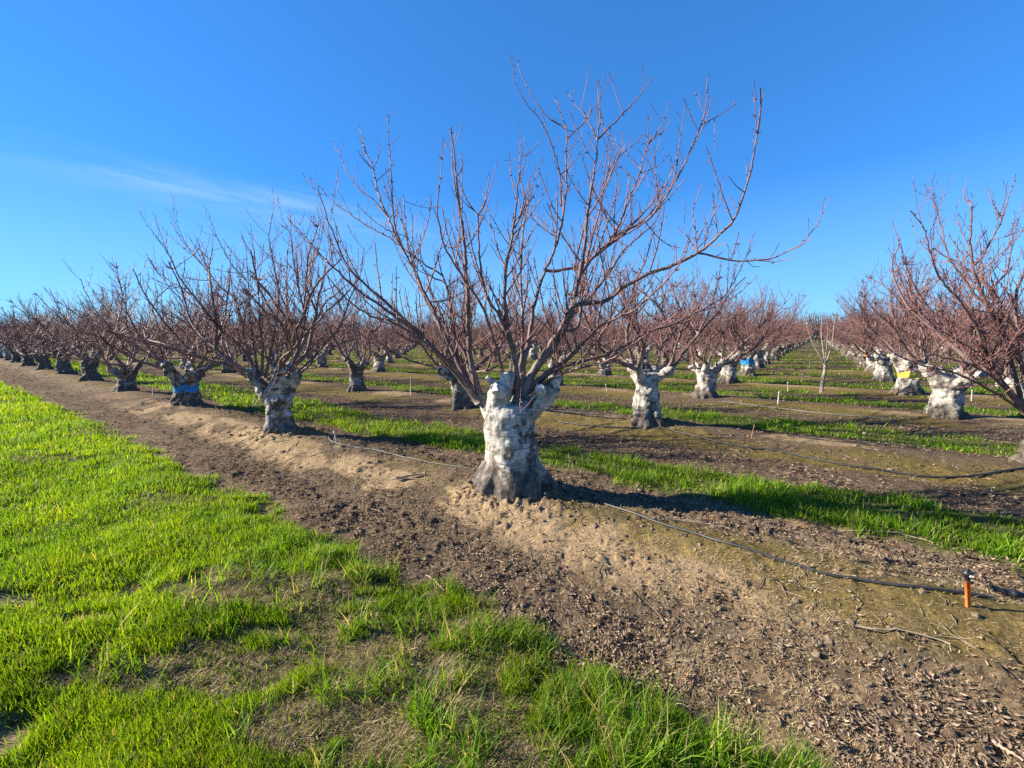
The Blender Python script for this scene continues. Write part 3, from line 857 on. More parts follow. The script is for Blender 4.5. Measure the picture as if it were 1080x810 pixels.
# ---- traced limbs: (name, parent or None, depth change to the tip, start radius, end radius, picture points)
HERO = [
 ('A', None, -0.45, .046, .006, [(513, 430), (505, 413), (498, 388), (495, 370), (494, 345), (493, 310), (490, 260), (486, 227), (482, 193), (479, 164), (476, 134)]),
 ('B', None, -0.55, .042, .010, [(505, 424), (483, 396), (462, 374), (440, 351), (418, 335), (399, 321), (375, 304), (355, 285), (340, 272)]),
 ('B2', 'B', -0.30, .026, .005, [(455, 365), (434, 343), (415, 326), (399, 312), (377, 293), (362, 272), (352, 248), (342, 221), (335, 198)]),
 ('B3', 'B', 0.10, .012, .004, [(345, 276), (332, 262), (320, 248), (306, 232)]),
 ('C', None, 0.55, .036, .014, [(509, 424), (491, 396), (482, 370), (477, 336), (471, 304), (466, 289)]),
 ('C1', 'C', 0.5, .013, .004, [(466, 290), (440, 273), (409, 250), (385, 237), (351, 212), (328, 187)]),
 ('C2', 'C', 0.4, .011, .004, [(469, 298), (450, 288), (435, 262), (420, 225), (404, 196)]),
 ('D', None, 1.3, .036, .006, [(507, 424), (490, 398), (479, 375), (461, 337), (444, 302), (436, 283), (420, 255), (411, 233), (400, 208), (393, 177), (386, 160), (379, 132)]),
 ('D2', 'D', -0.3, .014, .004, [(424, 262), (416, 235), (414, 208), (412, 180), (410, 150), (409, 120)]),
 ('D3', 'D', 0.4, .012, .004, [(411, 232), (395, 212), (380, 201), (364, 177), (357, 160), (352, 149)]),
 ('D4', 'D', -0.2, .009, .004, [(395, 180), (385, 170), (377, 158)]),
 ('I', None, 0.9, .03, .006, [(511, 424), (497, 398), (490, 372), (470, 345), (452, 322), (440, 296), (431, 262), (428, 236), (425, 205)]),
 ('J', None, -0.8, .030, .005, [(506, 426), (486, 396), (462, 372), (437, 354), (411, 338), (390, 333), (369, 318), (352, 300), (343, 288)]),
 ('E', None, -0.65, .042, .006, [(546, 420), (544, 392), (542, 374), (536, 348), (533, 320), (533, 284), (538, 262), (542, 240), (545, 210), (548, 182)]),
 ('E2', 'E', -0.35, .022, .007, [(537, 353), (526, 332), (515, 315), (509, 295), (506, 270), (504, 227)]),
 ('E3', 'E2', -0.1, .009, .003, [(504, 227), (493, 213), (488, 200), (484, 190)]),
 ('E4', 'E2', 0.1, .009, .003, [(504, 227), (511, 214), (514, 200), (516, 180)]),
 ('E5', 'E', 0.3, .012, .004, [(543, 240), (552, 222), (559, 208), (562, 195)]),
 ('E6', 'E', 0.2, .011, .004, [(533, 282), (525, 262), (517, 235), (513, 215)]),
 ('K', None, 0.9, .030, .005, [(546, 415), (549, 390), (551, 365), (551, 330), (549, 290), (551, 250), (554, 215), (548, 180), (551, 150)]),
 ('F', None, 0.6, .046, .020, [(550, 410), (552, 382), (559, 354), (562, 329), (568, 305), (575, 285)]),
 ('F1', 'F', 0.35, .02, .005, [(574, 286), (586, 261), (593, 232), (597, 200), (597, 173), (598, 148), (596, 132), (590, 116), (586, 102)]),
 ('F1a', 'F1', 0.1, .01, .003, [(596, 134), (579, 125), (565, 107), (553, 86), (548, 74), (545, 58)]),
 ('F1b', 'F1', -0.3, .013, .003, [(592, 218), (590, 182), (579, 146), (569, 126), (557, 112), (548, 97), (543, 85), (538, 56)]),
 ('F1c', 'F1', -0.2, .01, .003, [(599, 146), (611, 134), (622, 121), (634, 102), (641, 88), (648, 76)]),
 ('F2', 'F', -0.45, .024, .006, [(575, 285), (584, 286), (597, 284), (611, 280), (633, 266), (655, 245), (683, 232), (702, 207), (722, 173), (733, 146), (740, 131), (745, 110), (747, 78)]),
 ('F2a', 'F2', 0.1, .008, .003, [(740, 132), (750, 126), (762, 120), (771, 113), (779, 107)]),
 ('G', None, -0.35, .052, .007, [(553, 412), (564, 389), (583, 367), (594, 350), (605, 322), (609, 301), (615, 273), (618, 240), (621, 215), (625, 190), (629, 170), (630, 148)]),
 ('G1', 'G', 0.2, .010, .003, [(630, 148), (622, 130), (610, 113), (597, 96)]),
 ('G2', 'G', -0.1, .010, .003, [(630, 147), (633, 120), (632, 84)]),
 ('G3', 'G', 0.25, .010, .003, [(630, 147), (645, 132), (660, 117), (676, 99), (689, 81)]),
 ('G4', 'G', 0.7, .022, .004, [(594, 350), (609, 344), (613, 320), (619, 276), (627, 242), (633, 220), (640, 184), (646, 158), (651, 137)]),
 ('G5', 'G', 0.5, .020, .004, [(612, 290), (625, 272), (640, 258), (652, 240), (663, 212), (670, 195), (676, 179), (684, 151), (694, 143), (703, 136)]),
 ('G5a', 'G5', 0.1, .008, .003, [(684, 152), (695, 138), (702, 122), (707, 106)]),
 ('G5b', 'G5', -0.1, .007, .003, [(684, 152), (684, 136), (683, 120)]),
 ('G6', 'G5', 0.2, .007, .003, [(676, 178), (664, 166), (652, 154), (641, 142)]),
 ('G7', 'G4', 0.3, .010, .003, [(640, 184), (648, 172), (659, 160), (672, 150), (680, 140)]),
 ('H', None, -0.8, .040, .006, [(555, 412), (566, 385), (588, 352), (607, 322), (637, 318), (658, 303), (680, 291), (711, 279), (737, 266), (749, 257), (772, 234), (780, 218), (791, 184), (797, 151), (801, 125), (802, 93)]),
 ('H2', 'H', -0.4, .013, .003, [(737, 267), (755, 271), (776, 275), (810, 273), (838, 262), (858, 243), (866, 226), (870, 208)]),
 ('H3', 'H', 0.2, .010, .003, [(737, 267), (728, 255), (714, 239)]),
 ('H4', 'H', 0.2, .009, .003, [(735, 266), (733, 242), (731, 222), (741, 193)]),
 ('H5', 'H', -0.1, .008, .003, [(742, 262), (748, 238), (762, 208)]),
 ('L', None, -1.1, .030, .004, [(556, 412), (578, 392), (601, 377), (631, 346), (670, 326), (690, 308), (707, 291), (722, 270), (728, 250)]),
 ('N', None, 0.5, .030, .004, [(556, 412), (582, 392), (612, 381), (645, 372), (680, 352), (715, 340), (738, 328), (764, 312), (779, 287), (792, 262)]),
 ('O', None, -1.3, .022, .004, [(558, 414), (585, 398), (612, 388), (640, 381), (662, 366), (690, 348), (715, 330)]),
 ('P', None, 1.5, .034, .005, [(552, 410), (570, 384), (590, 350), (618, 318), (641, 290), (660, 262), (690, 235), (700, 205)]),
 ('Q', None, -0.5, .012, .003, [(543, 392), (546, 403), (548, 418), (549, 436)]),
 ('S', None, -1.2, .026, .005, [(540, 416), (530, 390), (521, 358), (508, 322), (488, 292), (470, 262), (462, 228), (463, 195)]),
]

TREE2 = [
 ('a', None, -0.6, .040, .006, [(270, 398), (262, 377), (245, 357), (229, 344), (205, 313), (190, 294), (178, 268), (164, 248)]),
 ('a2', 'a', 0.2, .014, .004, [(205, 313), (188, 302), (170, 290), (156, 272)]),
 ('b', None, 0.4, .036, .012, [(272, 396), (268, 368), (264, 335), (262, 298)]),
 ('b1', 'b', 0.2, .014, .004, [(262, 297), (245, 280), (233, 258), (226, 243), (217, 219)]),
 ('b2', 'b', -0.2, .012, .004, [(262, 297), (260, 275), (260, 258)]),
 ('b3', 'b', -0.2, .012, .004, [(262, 297), (274, 280), (284, 268), (290, 250)]),
 ('c', None, 0.9, .032, .005, [(270, 396), (257, 356), (250, 318), (236, 306), (217, 284), (203, 266), (193, 255), (180, 234)]),
 ('d', None, -0.9, .030, .006, [(276, 396), (277, 368), (274, 342), (273, 313), (270, 290), (268, 262)]),
 ('e', None, 0.3, .034, .010, [(297, 398), (302, 366), (302, 315), (303, 264)]),
 ('f', None, -0.3, .038, .006, [(303, 400), (315, 366), (321, 335), (315, 306), (309, 272), (306, 246), (296, 237)]),
 ('g', 'f', 0.3, .020, .005, [(320, 337), (324, 296), (334, 270), (340, 245), (343, 228)]),
 ('h', None, 0.3, .036, .006, [(312, 396), (330, 378), (345, 360), (359, 344), (368, 318), (380, 289), (384, 262)]),
 ('i', None, -0.9, .026, .005, [(312, 398), (332, 380), (352, 366), (376, 356), (395, 340), (410, 322)]),
 ('j', None, -1.0, .030, .005, [(280, 398), (288, 360), (294, 320), (290, 285), (284, 250), (288, 225)]),
]

TREER = [
 ('a', None, -0.5, .034, .006, [(1082, 436), (1062, 411), (1051, 393), (1040, 371), (1027, 340), (1013, 318), (996, 300), (987, 284), (980, 262), (974, 240), (960, 222)]),
 ('b', None, -0.2, .040, .010, [(1086, 432), (1080, 390), (1064, 362), (1042, 322), (1030, 295), (1024, 266), (1025, 217)]),
 ('b1', 'b', 0.1, .010, .004, [(1025, 217), (1017, 208), (1016, 198)]),
 ('b2', 'b', -0.2, .016, .004, [(1028, 280), (1040, 264), (1047, 250), (1057, 230), (1064, 207), (1071, 184)]),
 ('b3', 'b2', 0.1, .010, .003, [(1056, 232), (1047, 214), (1040, 196)]),
 ('c', None, 0.5, .034, .006, [(1080, 434), (1069, 390), (1060, 355), (1050, 330), (1030, 312), (1012, 288), (1000, 270), (992, 235), (984, 205)]),
 ('d', None, 0.2, .03, .006, [(1088, 430), (1078, 390), (1070, 350), (1054, 330), (1046, 308), (1062, 285), (1066, 262), (1070, 230)]),
 ('e', None, -0.6, .02, .004, [(1080, 436), (1052, 402), (1020, 383), (990, 376), (964, 362), (945, 340)]),
 ('g', None, 0.3, .028, .004, [(1084, 436), (1052, 397), (1012, 362), (982, 328), (960, 292), (948, 255), (941, 232)]),
 ('h', None, -0.2, .024, .004, [(1082, 436), (1045, 412), (1003, 392), (968, 384), (935, 366), (915, 338)]),
 ('f', None, -0.3, .02, .004, [(1083, 434), (1050, 400), (1030, 372), (1003, 355), (975, 335), (958, 312), (946, 285)]),
]


def traced_tree(root, specs, Yc, base_z, R, zmax, gap, Lmax, level):
    """limbs drawn through picture points, each given its own depth; returns the ends for the trunk arms"""
    bx, by = root.location[0], root.location[1]
    org = np.array([bx, by, root.location[2]])
    done = {}; groups = {}
    for name, par, dz, r0, r1, pts in specs:
        n = len(pts)
        if par is None:
            d0 = Yc; g = name
            ax = Tubes(); groups[g] = (ax, [])
        else:
            pp, dd, g = done[par]
            i = int(np.argmin([math.hypot(a - pts[0][0], b - pts[0][1]) for a, b in pp]))
            d0 = dd[i]
            ax = Tubes(); groups[g][1].append(ax)
        cum = np.r_[0, np.cumsum([math.dist(pts[i], pts[i + 1]) for i in range(n - 1)])]
        f = (cum / cum[-1]) ** 1.2
        dep = d0 + dz * f
        done[name] = (pts, dep, g)
        P = np.array([at(p[0], p[1], d) for p, d in zip(pts, dep)]) - org
        L = np.linalg.norm(np.diff(P, axis=0), axis=1).sum()
        S = spline(P, max(5, int(L / 0.055)))
        S[1:-1] += np.array([[R.gauss(0, 0.0035) for _ in range(3)] for _ in range(len(S) - 2)])
        q = np.linspace(0, 1, len(S))
        rad = (r1 + (r0 - r1) * (1 - q) ** 1.15) * 0.76
        if par is None: rad = rad * (1 + .55 * np.exp(-q * L / .16))
        rad = rad * (1 + 0.10 * np.array([R.gauss(0, 1) for _ in S]).clip(-1, 1))
        ax.tube(S, rad, 8 if r0 > 0.018 else 6, True, True)
        shoots(R, ax, S, rad, gap * (1 if r0 > 0.012 else 2.2), Lmax * (1 if r0 > 0.016 else 0.45), level if r0 > 0.012 else 0, 4, True, zmax, 0.2 if par is None else 0.12, 0.95, 1.15)
    return groups


def trunk_random(R, big, arms, height_=0.85):
    """fat short trunk with root flare, leaning slightly, and knuckled arms; returns tubes and arm ends"""
    T = Tubes()
    lean = (R.uniform(-.08, .08), R.uniform(-.08, .08))
    h = height_; r = big
    zs = [-0.12, 0.0, 0.10, 0.25, 0.45, 0.65, h * 0.9, h]
    rs = [1.55 * r, 1.38 * r, 1.2 * r, 1.06 * r, r, 0.98 * r, 1.02 * r, 0.8 * r]
    C = [np.array([lean[0] * z + R.gauss(0, .012), lean[1] * z + R.gauss(0, .012), z]) for z in zs]
    T.tube(C, rs, 18, True, True, 0.10)
    for k in range(5):                                # buttress roots
        a = R.uniform(0, 6.28); l = r * R.uniform(1.5, 1.9)
        d = np.array([math.cos(a), math.sin(a), 0])
        T.tube([C[3] + d * r * 0.6, C[1] + d * r * 1.15 + [0, 0, 0.05], C[0] + d * l], [r * .42, r * .38, r * .24], 8, True, True)
    ends = []
    a0 = R.uniform(0, 6.28)
    for k in range(arms):
        a = a0 + k * 6.283 / arms + R.uniform(-.4, .4)
        d = np.array([math.cos(a), math.sin(a), 0])
        p0 = C[-2] + d * r * 0.35 - [0, 0, .12]
        out = R.uniform(.10, .30) + r * 0.5; upz = R.uniform(.10, .38)
        p1 = p0 + d * out * 0.6 + [0, 0, upz * 0.5 + .08]
        p2 = p0 + d * out + [0, 0, upz + .12]
        ra = r * R.uniform(.34, .50)
        T.tube([p0, p1, p2], [ra * 1.5, ra * 1.05, ra * .8], 10, True, True, 0.2)
        if R.random() < .8:                           # swollen knuckle of old cuts
            T.tube([p2 - [0, 0, .05], p2 + d * .03, p2 + d * .06 + [0, 0, .06]], [ra * .8, ra * 1.05, ra * .5], 9, True, True, 0.3)
        for q in range(R.randint(1, 2)):              # old stubs
            b = a + R.uniform(-1.2, 1.2); dd = np.array([math.cos(b), math.sin(b), R.uniform(-.1, .8)])
            T.tube([p1, p1 + dd * ra * 1.6], [ra * .6, ra * .42], 8, True, True, 0.15)
        ends.append((p2, d, ra))
    return T, ends


def crown_random(R, ends, zmax, gap, Lmax, level, sides, spur, per=None):
    """scaffold limbs from the arm ends, curving up and forking; list of (axis, twigs)"""
    out = []
    for (p, d, ra) in ends:
        for q in range(R.choice([2, 2, 3])):
            ax = Tubes(); tw = ax
            dd = unit(np.array([d[0], d[1], 0]) * R.uniform(.4, 1.9) + [R.gauss(0, .5), R.gauss(0, .5), R.uniform(.4, .95)])
            L = R.uniform(.6, 1.2)
            S = grow(R, p - dd * 0.06, dd, L, .1, .30, .11)
            r0 = R.uniform(.028, .044)
            rad = np.linspace(r0, r0 * .6, len(S)) * (1 + .7 * np.exp(-np.arange(len(S)) / 1.3))
            ax.tube(S, rad, sides + 2, True, True)
            shoots(R, tw, S, rad, gap, Lmax, level, sides, spur, zmax, .15, .6)
            for f in range(R.choice([2, 2, 3])):
                fd = unit(unit(S[-1] - S[-2]) + np.array([R.gauss(0, .6), R.gauss(0, .6), R.uniform(-.1, .5)]))
                room = max(.5, (zmax - S[-1][2]) / max(.35, fd[2]))
                L2 = min(R.uniform(1.0, 1.9), room)
                S2 = grow(R, S[-1], fd, L2, .1, .36, .11)
                rad2 = np.linspace(r0 * .58, .007, len(S2))
                ax.tube(S2, rad2, sides + 1, False, True)
                shoots(R, tw, S2, rad2, gap * .9, Lmax, level, sides, spur, zmax, .1, .6)
                if R.random() < .5: broom(R, tw, S2[-1] * .35 + S2[-3] * .65 if len(S2) > 3 else S2[-1], 7)
            out.append((ax, []))
    return out


def merge(tubes_list):
    T = Tubes()
    for t in tubes_list:
        if not t.n: continue
        T.v += t.v; T.r += t.r; T.t += t.t
        T.l += [a + T.n for a in t.l]; T.s += [a + T.nl for a in t.s]
        T.n += t.n; T.nl += t.nl
    return T


ORD = ['first', 'second', 'third', 'fourth', 'fifth', 'sixth', 'seventh', 'eighth', 'ninth', 'tenth', 'eleventh', 'twelfth', 'thirteenth', 'fourteenth']
ROWNAME = ['front row'] + [o + ' row' for o in ORD[1:]]


def tree_pos(k, j):
    x, y = xy(k * SU, j * SV)
    if (k, j) != (0, 0):
        q = random.Random(k * 91 + j * 7 + 5)
        if (k, j) not in NUDGE:
            x += q.uniform(-.12, .12); y += q.uniform(-.12, .12)
    if (k, j) in NUDGE:
        x, y = gnd(*NUDGE[(k, j)])
    return x, y


NUDGE = {(1, 0): (296, 456), (2, 0): (197, 427), (3, 0): (133, 411), (4, 0): (95, 401), (5, 0): (68, 394),
         (0, 1): (682, 446), (1, 1): (486, 426), (2, 1): (376, 410), (0, 2): (743, 417), (-1, 2): (997, 436),
         (0, 3): (768, 402), (-1, 3): (957, 413), (0, 4): (788, 394), (-1, 4): (931, 400), (-1, 1): (1112, 487)}


def tree_root(k, j, label, group='pruned orchard trees in rows', name='orchard_tree'):
    x, y = tree_pos(k, j)
    o = bpy.data.objects.new(name, None); col.objects.link(o)
    o.empty_display_size = 0.3
    o.location = (x, y, hz(x, y) - 0.02 - (0.05 if (k, j) in ((0, 0), (1, 0), (2, 0), (0, 1)) else 0))
    tag(o, label, 'tree', group)
    return o


def stub(R, c, d, r, parent):
    """sawn or snapped end of an old branch: short, with a ragged slanting top"""
    d = unit(np.array(d, float) + np.array([R.gauss(0, .15), R.gauss(0, .15), R.gauss(0, .15)]))
    S = Tubes()
    S.tube([c - d * r * 1.3, c - d * r * .3, c + d * r * .35, c + d * r * .6], [r * 1.12, r * 1.02, r * .92, r * .80], 11, True, True, .12)
    v = S.v[-1]
    for q in range(11):
        v[33 + q] += d * r * R.uniform(-.25, .55)
    add('pruning_stub', S.mesh('pruning_stub', M_CUT, False), parent)


# ---- the central tree
def hero():
    R = random.Random(3)
    root = tree_root(0, 0, 'large bare tree with fat white painted trunk standing in the middle of the foreground')
    org = np.array(root.location)
    W = lambda x, y, d: at(x, y, Y0 + d) - org
    T = Tubes()
    C = [(542, 528, .0), (541, 515, .0), (541, 503, .0), (540, 485, 0), (538.5, 465, 0), (537, 448, 0), (537, 436, 0), (537, 425, 0)]
    rs = [.40, .36, .325, .29, .268, .262, .262, .20]
    T.tube([W(*c) for c in C], rs, 24, True, True, .05)
    for a, l in ((-2.7, .40), (-1.75, .37), (-.9, .38), (-.1, .44), (.9, .40), (2.2, .40), (3.0, .40)):
        d = np.array([math.cos(a), math.sin(a), 0]); b = W(541, 516, 0)
        T.tube([b + d * .14 + [0, 0, .28], b + d * .30 + [0, 0, .06], b + d * l + [0, 0, -.07]], [.15, .13, .09], 10, True, True)
    arms = [
        ([(527, 440, -.05), (526, 425, -.09), (527, 412, -.12), (529, 403, -.12)], [.15, .14, .132, .105]),
        ([(522, 440, .05), (515, 430, .05), (511, 424, .02), (507, 416, .0)], [.13, .105, .08, .06]),
        ([(548, 444, 0), (560, 432, -.02), (571, 421, -.04), (581, 411, -.05), (586, 405, -.05)], [.16, .132, .12, .112, .092]),
        ([(545, 440, .08), (548, 424, .1), (551, 412, .1), (553, 404, .1)], [.13, .11, .085, .06]),
        ([(526, 410, -.08), (518, 402, -.1), (513, 397, -.1)], [.07, .05, .03]),
        ([(532, 408, -.10), (538, 399, -.08), (541, 392, -.06)], [.075, .055, .04]),
        ([(579, 412, -.02), (587, 402, .04), (592, 394, .06)], [.075, .055, .035]),
    ]
    for pts, rr in arms:
        T.tube(spline([W(*p) for p in pts], 7), np.interp(np.linspace(0, 1, 7), np.linspace(0, 1, len(rr)), rr) * .9, 12, True, True, .12)
    tr = add('trunk', remesh(T, .012, 3, M_TRUNK, .0085, 0.8), root)
    for p, rr, dv in (((524, 411, -.225), .062, (-.5, -.7, .55)), ((533, 399, -.17), .05, (.0, -.4, 1)),
                      ((570, 411, -.155), .055, (-.2, -.7, .7)), ((586, 403, -.09), .05, (.6, -.3, .8))):
        stub(R, W(*p), dv, rr, tr)
    gr = traced_tree(root, HERO, Y0, 0, R, 4.1, .090, 1.05, 1)
    limb_parts(root, list(gr.values()))


hero()


def near_tree(k, j, label, seed, big, arms, h=.82, specs=None, wear=M_TRUNK, band=None, wound=False, fine=True, zmax=4.25, spots=None):
    R = random.Random(seed)
    root = tree_root(k, j, label)
    x, y = root.location[0], root.location[1]
    T, ends = trunk_random(R, big, arms + 1, h)
    if spots:
        org = np.array(root.location)
        for pts, rr in spots:
            P = [at(p[0], p[1], y + p[2]) - org for p in pts]
            T.tube(spline(P, 6), np.interp(np.linspace(0, 1, 6), np.linspace(0, 1, len(rr)), rr), 11, True, True, .15)
    tm = remesh(T, .02 if math.hypot(x, y) < 9 else .028, seed, wear, .02)
    tr = add('trunk', tm, root)
    if band:
        add('paint_band', band_mesh(tm, band[0], band[1], seed, band[2]), tr)
    if wound:
        S = Tubes(); p, d, ra = ends[0]
        for e in ends:
            if e[0][0] < p[0]: p, d, ra = e
        S.tube([p - d * .02, p + d * ra * .9, p + d * (ra * 1.25)], [ra * .95, ra * .8, ra * .2], 9, True, True, .25)
        add('split_wood', S.mesh('split_wood', M_ORANGEWOOD, False), tr)
    if specs:
        gr = traced_tree(root, specs, y, 0, R, zmax, .055, 1.1, 1)
        limbs = list(gr.values())
        if (k, j) in ((1, 0), (-1, 1)): limbs += crown_random(R, ends, 3.6, .085, 1.0, 1, 4, True)
    else:
        limbs = crown_random(R, ends, zmax, .065, 1.1, 1, 4 if math.hypot(x, y) < 11 else 3, math.hypot(x, y) < 9)
    limb_parts(root, limbs)
    for p, d, ra in ends[:2]:
        u = unit(d + [0, 0, .5])
        stub(R, p + u * ra * .7, u, ra * .62, tr)
    return root


W_ = M_TRUNK_WORN
done = {(0, 0)}
near = [
 (1, 0, 'bare tree with half white forked trunk, next to the left of the big foreground tree', 21, .185, 2, .80, TREE2, M_TRUNK_HALF, None, False,
  [([(290, 425, 0), (278, 412, -.05), (267, 398, -.1), (264, 390, -.1)], [.13, .12, .10, .08]), ([(300, 425, 0), (306, 408, 0), (314, 394, 0)], [.12, .10, .08]),
   ([(298, 420, 0), (299, 400, .1), (302, 388, .1)], [.13, .11, .08])]),
 (2, 0, 'bare front row tree whose dark trunk wears a blue painted band', 22, .235, 4, .70, None, W_, (.36, .53, M_BLUE), False, None),
 (3, 0, 'squat dark forked front row tree just left of the blue banded one in front', 23, .20, 3, .6, None, W_, None, True, None),
 (4, 0, 'second front row tree to the left beyond the blue banded one', 24, .22, 3, .8, None, W_, None, False, None),
 (0, 1, 'bare tree with tall pale knuckled trunk directly right behind the big foreground tree', 25, .205, 3, .95, None, M_TRUNK, None, False, None),
 (1, 1, 'bare tree partly hidden just left behind the big foreground trunk', 26, .21, 3, .8, None, W_, None, False, None),
 (2, 1, 'bare second row tree with grey trunk standing midway between the two nearest front trees', 27, .20, 3, .8, None, W_, None, False, None),
 (-1, 1, 'tree cut off by the right border, its long reddish limbs arching into the picture', 28, .24, 3, .85, TREER, M_TRUNK, None, False, None),
 (-1, 2, 'bare tree with thick pale wide forked trunk at right, nearer than the yellow banded one', 29, .24, 3, .8, None, M_TRUNK, None, False,
  [([(1003, 405, 0), (1014, 394, 0), (1026, 385, 0)], [.18, .14, .11]), ([(992, 405, 0), (985, 394, 0), (979, 386, 0)], [.17, .13, .09])]),
 (0, 2, 'bare third row tree with stout mottled trunk next in line behind the tall pale one', 30, .23, 4, .75, None, M_TRUNK, None, False, None),
 (-1, 3, 'bare tree whose pale trunk carries a bright yellow painted band', 31, .25, 3, 1.0, None, M_TRUNK, (.46, .66, M_YELLOW), False, None),
 (0, 4, 'bare tree whose pale trunk carries a blue painted band, far down the middle line', 32, .24, 3, 1.0, None, M_TRUNK, (.48, .78, M_BLUE), False, None),
 (0, 3, 'bare tree with plain pale trunk just in front of the distant blue banded one', 33, .24, 3, .85, None, M_TRUNK, None, False, None),
 (-1, 4, 'bare tree with short pale trunk just behind the yellow banded one', 34, .24, 3, .85, None, M_TRUNK, None, False, None),
 (-1, 5, 'bare tree with torn orange wood on its trunk, second behind the yellow banded one', 35, .24, 3, .75, None, M_TRUNK, None, True, None),
 (5, 0, 'third front row tree to the left beyond the blue banded one', 36, .22, 4, .8, None, W_, None, False, None),
]
for (k, j, lab, seed, big, arms, h, specs, wear, band, wound, spots) in near:
    near_tree(k, j, lab, seed, big, arms, h, specs, wear, band, wound, spots=spots)
    done.add((k, j))

# ---- source trees for the rest of the grid
protos = []
for q in range(9):
    R = random.Random(100 + q)
    T, ends = trunk_random(R, R.uniform(.20, .25), R.choice([4, 5]), R.uniform(.65, .85))
    tm = remesh(T, .035, 100 + q, (M_TRUNK, M_TRUNK_WORN, M_TRUNK_DARK)[q % 3], .022)
    limbs = crown_random(R, ends, 4.3, .065, 1.1, 1, 3, False)
    cm = merge([l[0] for l in limbs]).mesh('crown', M_BARK)
    protos.append((tm, cm))


def low_tree(R):
    T = Tubes()
    T.tube([(0, 0, -.1), (0, 0, .12), (0, 0, .5), (0, 0, .9)], [.34, .27, .22, .24], 6, False, True)
    C = Tubes()
    for a in range(6):
        an = a * 1.047 + R.uniform(-.4, .4)
        S = grow(R, (math.cos(an) * .15, math.sin(an) * .15, .8), (math.cos(an) * .8, math.sin(an) * .8, .9), R.uniform(1.4, 2.2), .4, .5, .12)
        C.tube(S, np.linspace(.045, .014, len(S)), 3, False, False)
        for p in S[1:]:
            for b in range(4):
                d = unit([R.gauss(0, .7), R.gauss(0, .7), abs(R.gauss(.4, .6))])
                L = R.uniform(.4, 1.1)
                if p[2] + d[2] * L > 3.9: L *= .5
                C.tube([p, p + d * L * .5 + [0, 0, .03], p + d * L], [.011, .009, .006], 3, False, False)
    return T, C


cands = []
for j in range(0, 64):
    for k in range(-34, 60):
        if (k, j) in done: continue
        x, y = tree_pos(k, j)
        if y < 3: continue
        r = math.hypot(x, y)
        if r > 185: continue
        p = px(x, y, 1.5)
        m_ = 90 + 900 / max(p[2], 3)
        if p[0] < -m_ or p[0] > 1080 + m_: continue
        if k == -1 and j == 0: continue
        cands.append((r, k, j, p))
cands.sort()
budget = 300 - len(done)
FAR_R = 46.0
for n, (r, k, j, p) in enumerate(cands[:budget]):
    row = ROWNAME[j] if j < len(ROWNAME) else None
    grp = 'pruned orchard trees in rows'
    if r < FAR_R and row:
        if j == 0:
            lab = 'bare dark trunked front row tree, %s to the left of the blue banded one' % ORD[k - 3]
        elif k == 0:
            lab = 'bare %s tree in the line running straight back behind the big foreground tree' % row
        elif k < 0:
            lab = 'bare %s tree, %s to the right of the line behind the foreground tree' % (row, ORD[-k - 1])
        else:
            lab = 'bare %s tree, %s to the left of the line behind the foreground tree' % (row, ORD[min(k, 14) - 1])
    elif j == 0:
        lab = 'tiny far tree at the receding left end of the front row'
        grp = 'tiny trees at the far end of the front row'
    elif p[0] < 300:
        lab = 'small distant bare tree in the merged back rows at the far left'; grp = 'distant trees at far left'
    elif p[0] < 620:
        lab = 'small distant bare tree glimpsed behind the big foreground crown'; grp = 'distant trees behind the foreground crown'
    elif p[0] < 850:
        lab = 'small distant bare tree in the back rows left of the open aisle'; grp = 'distant trees left of the aisle'
    else:
        lab = 'small distant bare tree in the back rows right of the open aisle'; grp = 'distant trees right of the aisle'
    root = tree_root(k, j, lab, grp)
    q = random.Random(k * 131 + j * 977)
    tm, cm = protos[q.randrange(len(protos))]
    root.rotation_euler[2] = q.uniform(0, 6.283)
    s = q.uniform(.86, 1.1); root.scale = (s, s, s * q.uniform(.95, 1.10))
    add('trunk', tm, root); add('crown', cm, root)

lows = [low_tree(random.Random(200 + q)) for q in range(6)]
TT, CC = [], []
for (r, k, j, p) in cands[budget:]:
    x, y = tree_pos(k, j)
    q = random.Random(k * 37 + j * 53)
    a = q.uniform(0, 6.28); s = q.uniform(.9, 1.08); ca, sa = math.cos(a) * s, math.sin(a) * s
    src = lows[q.randrange(6)]
    for S, dst in zip(src, (TT, CC)):
        t = Tubes(); v = np.concatenate(S.v)
        t.v = [np.c_[v[:, 0] * ca - v[:, 1] * sa + x, v[:, 0] * sa + v[:, 1] * ca + y, v[:, 2] * s - .1]]
        t.r, t.t, t.l, t.s, t.n, t.nl = S.r, S.t, S.l, S.s, S.n, S.nl
        dst.append(t)
far = bpy.data.objects.new('far_orchard', None); col.objects.link(far)
tag(far, 'faint mass of tiny bare orchard trees along the horizon behind all rows', 'orchard', kind='stuff')
tag(add('trunks', merge(TT).mesh('trunks', M_TRUNK), far), kind='stuff')
tag(add('crowns', merge(CC).mesh('crowns', M_BARK), far), kind='stuff')


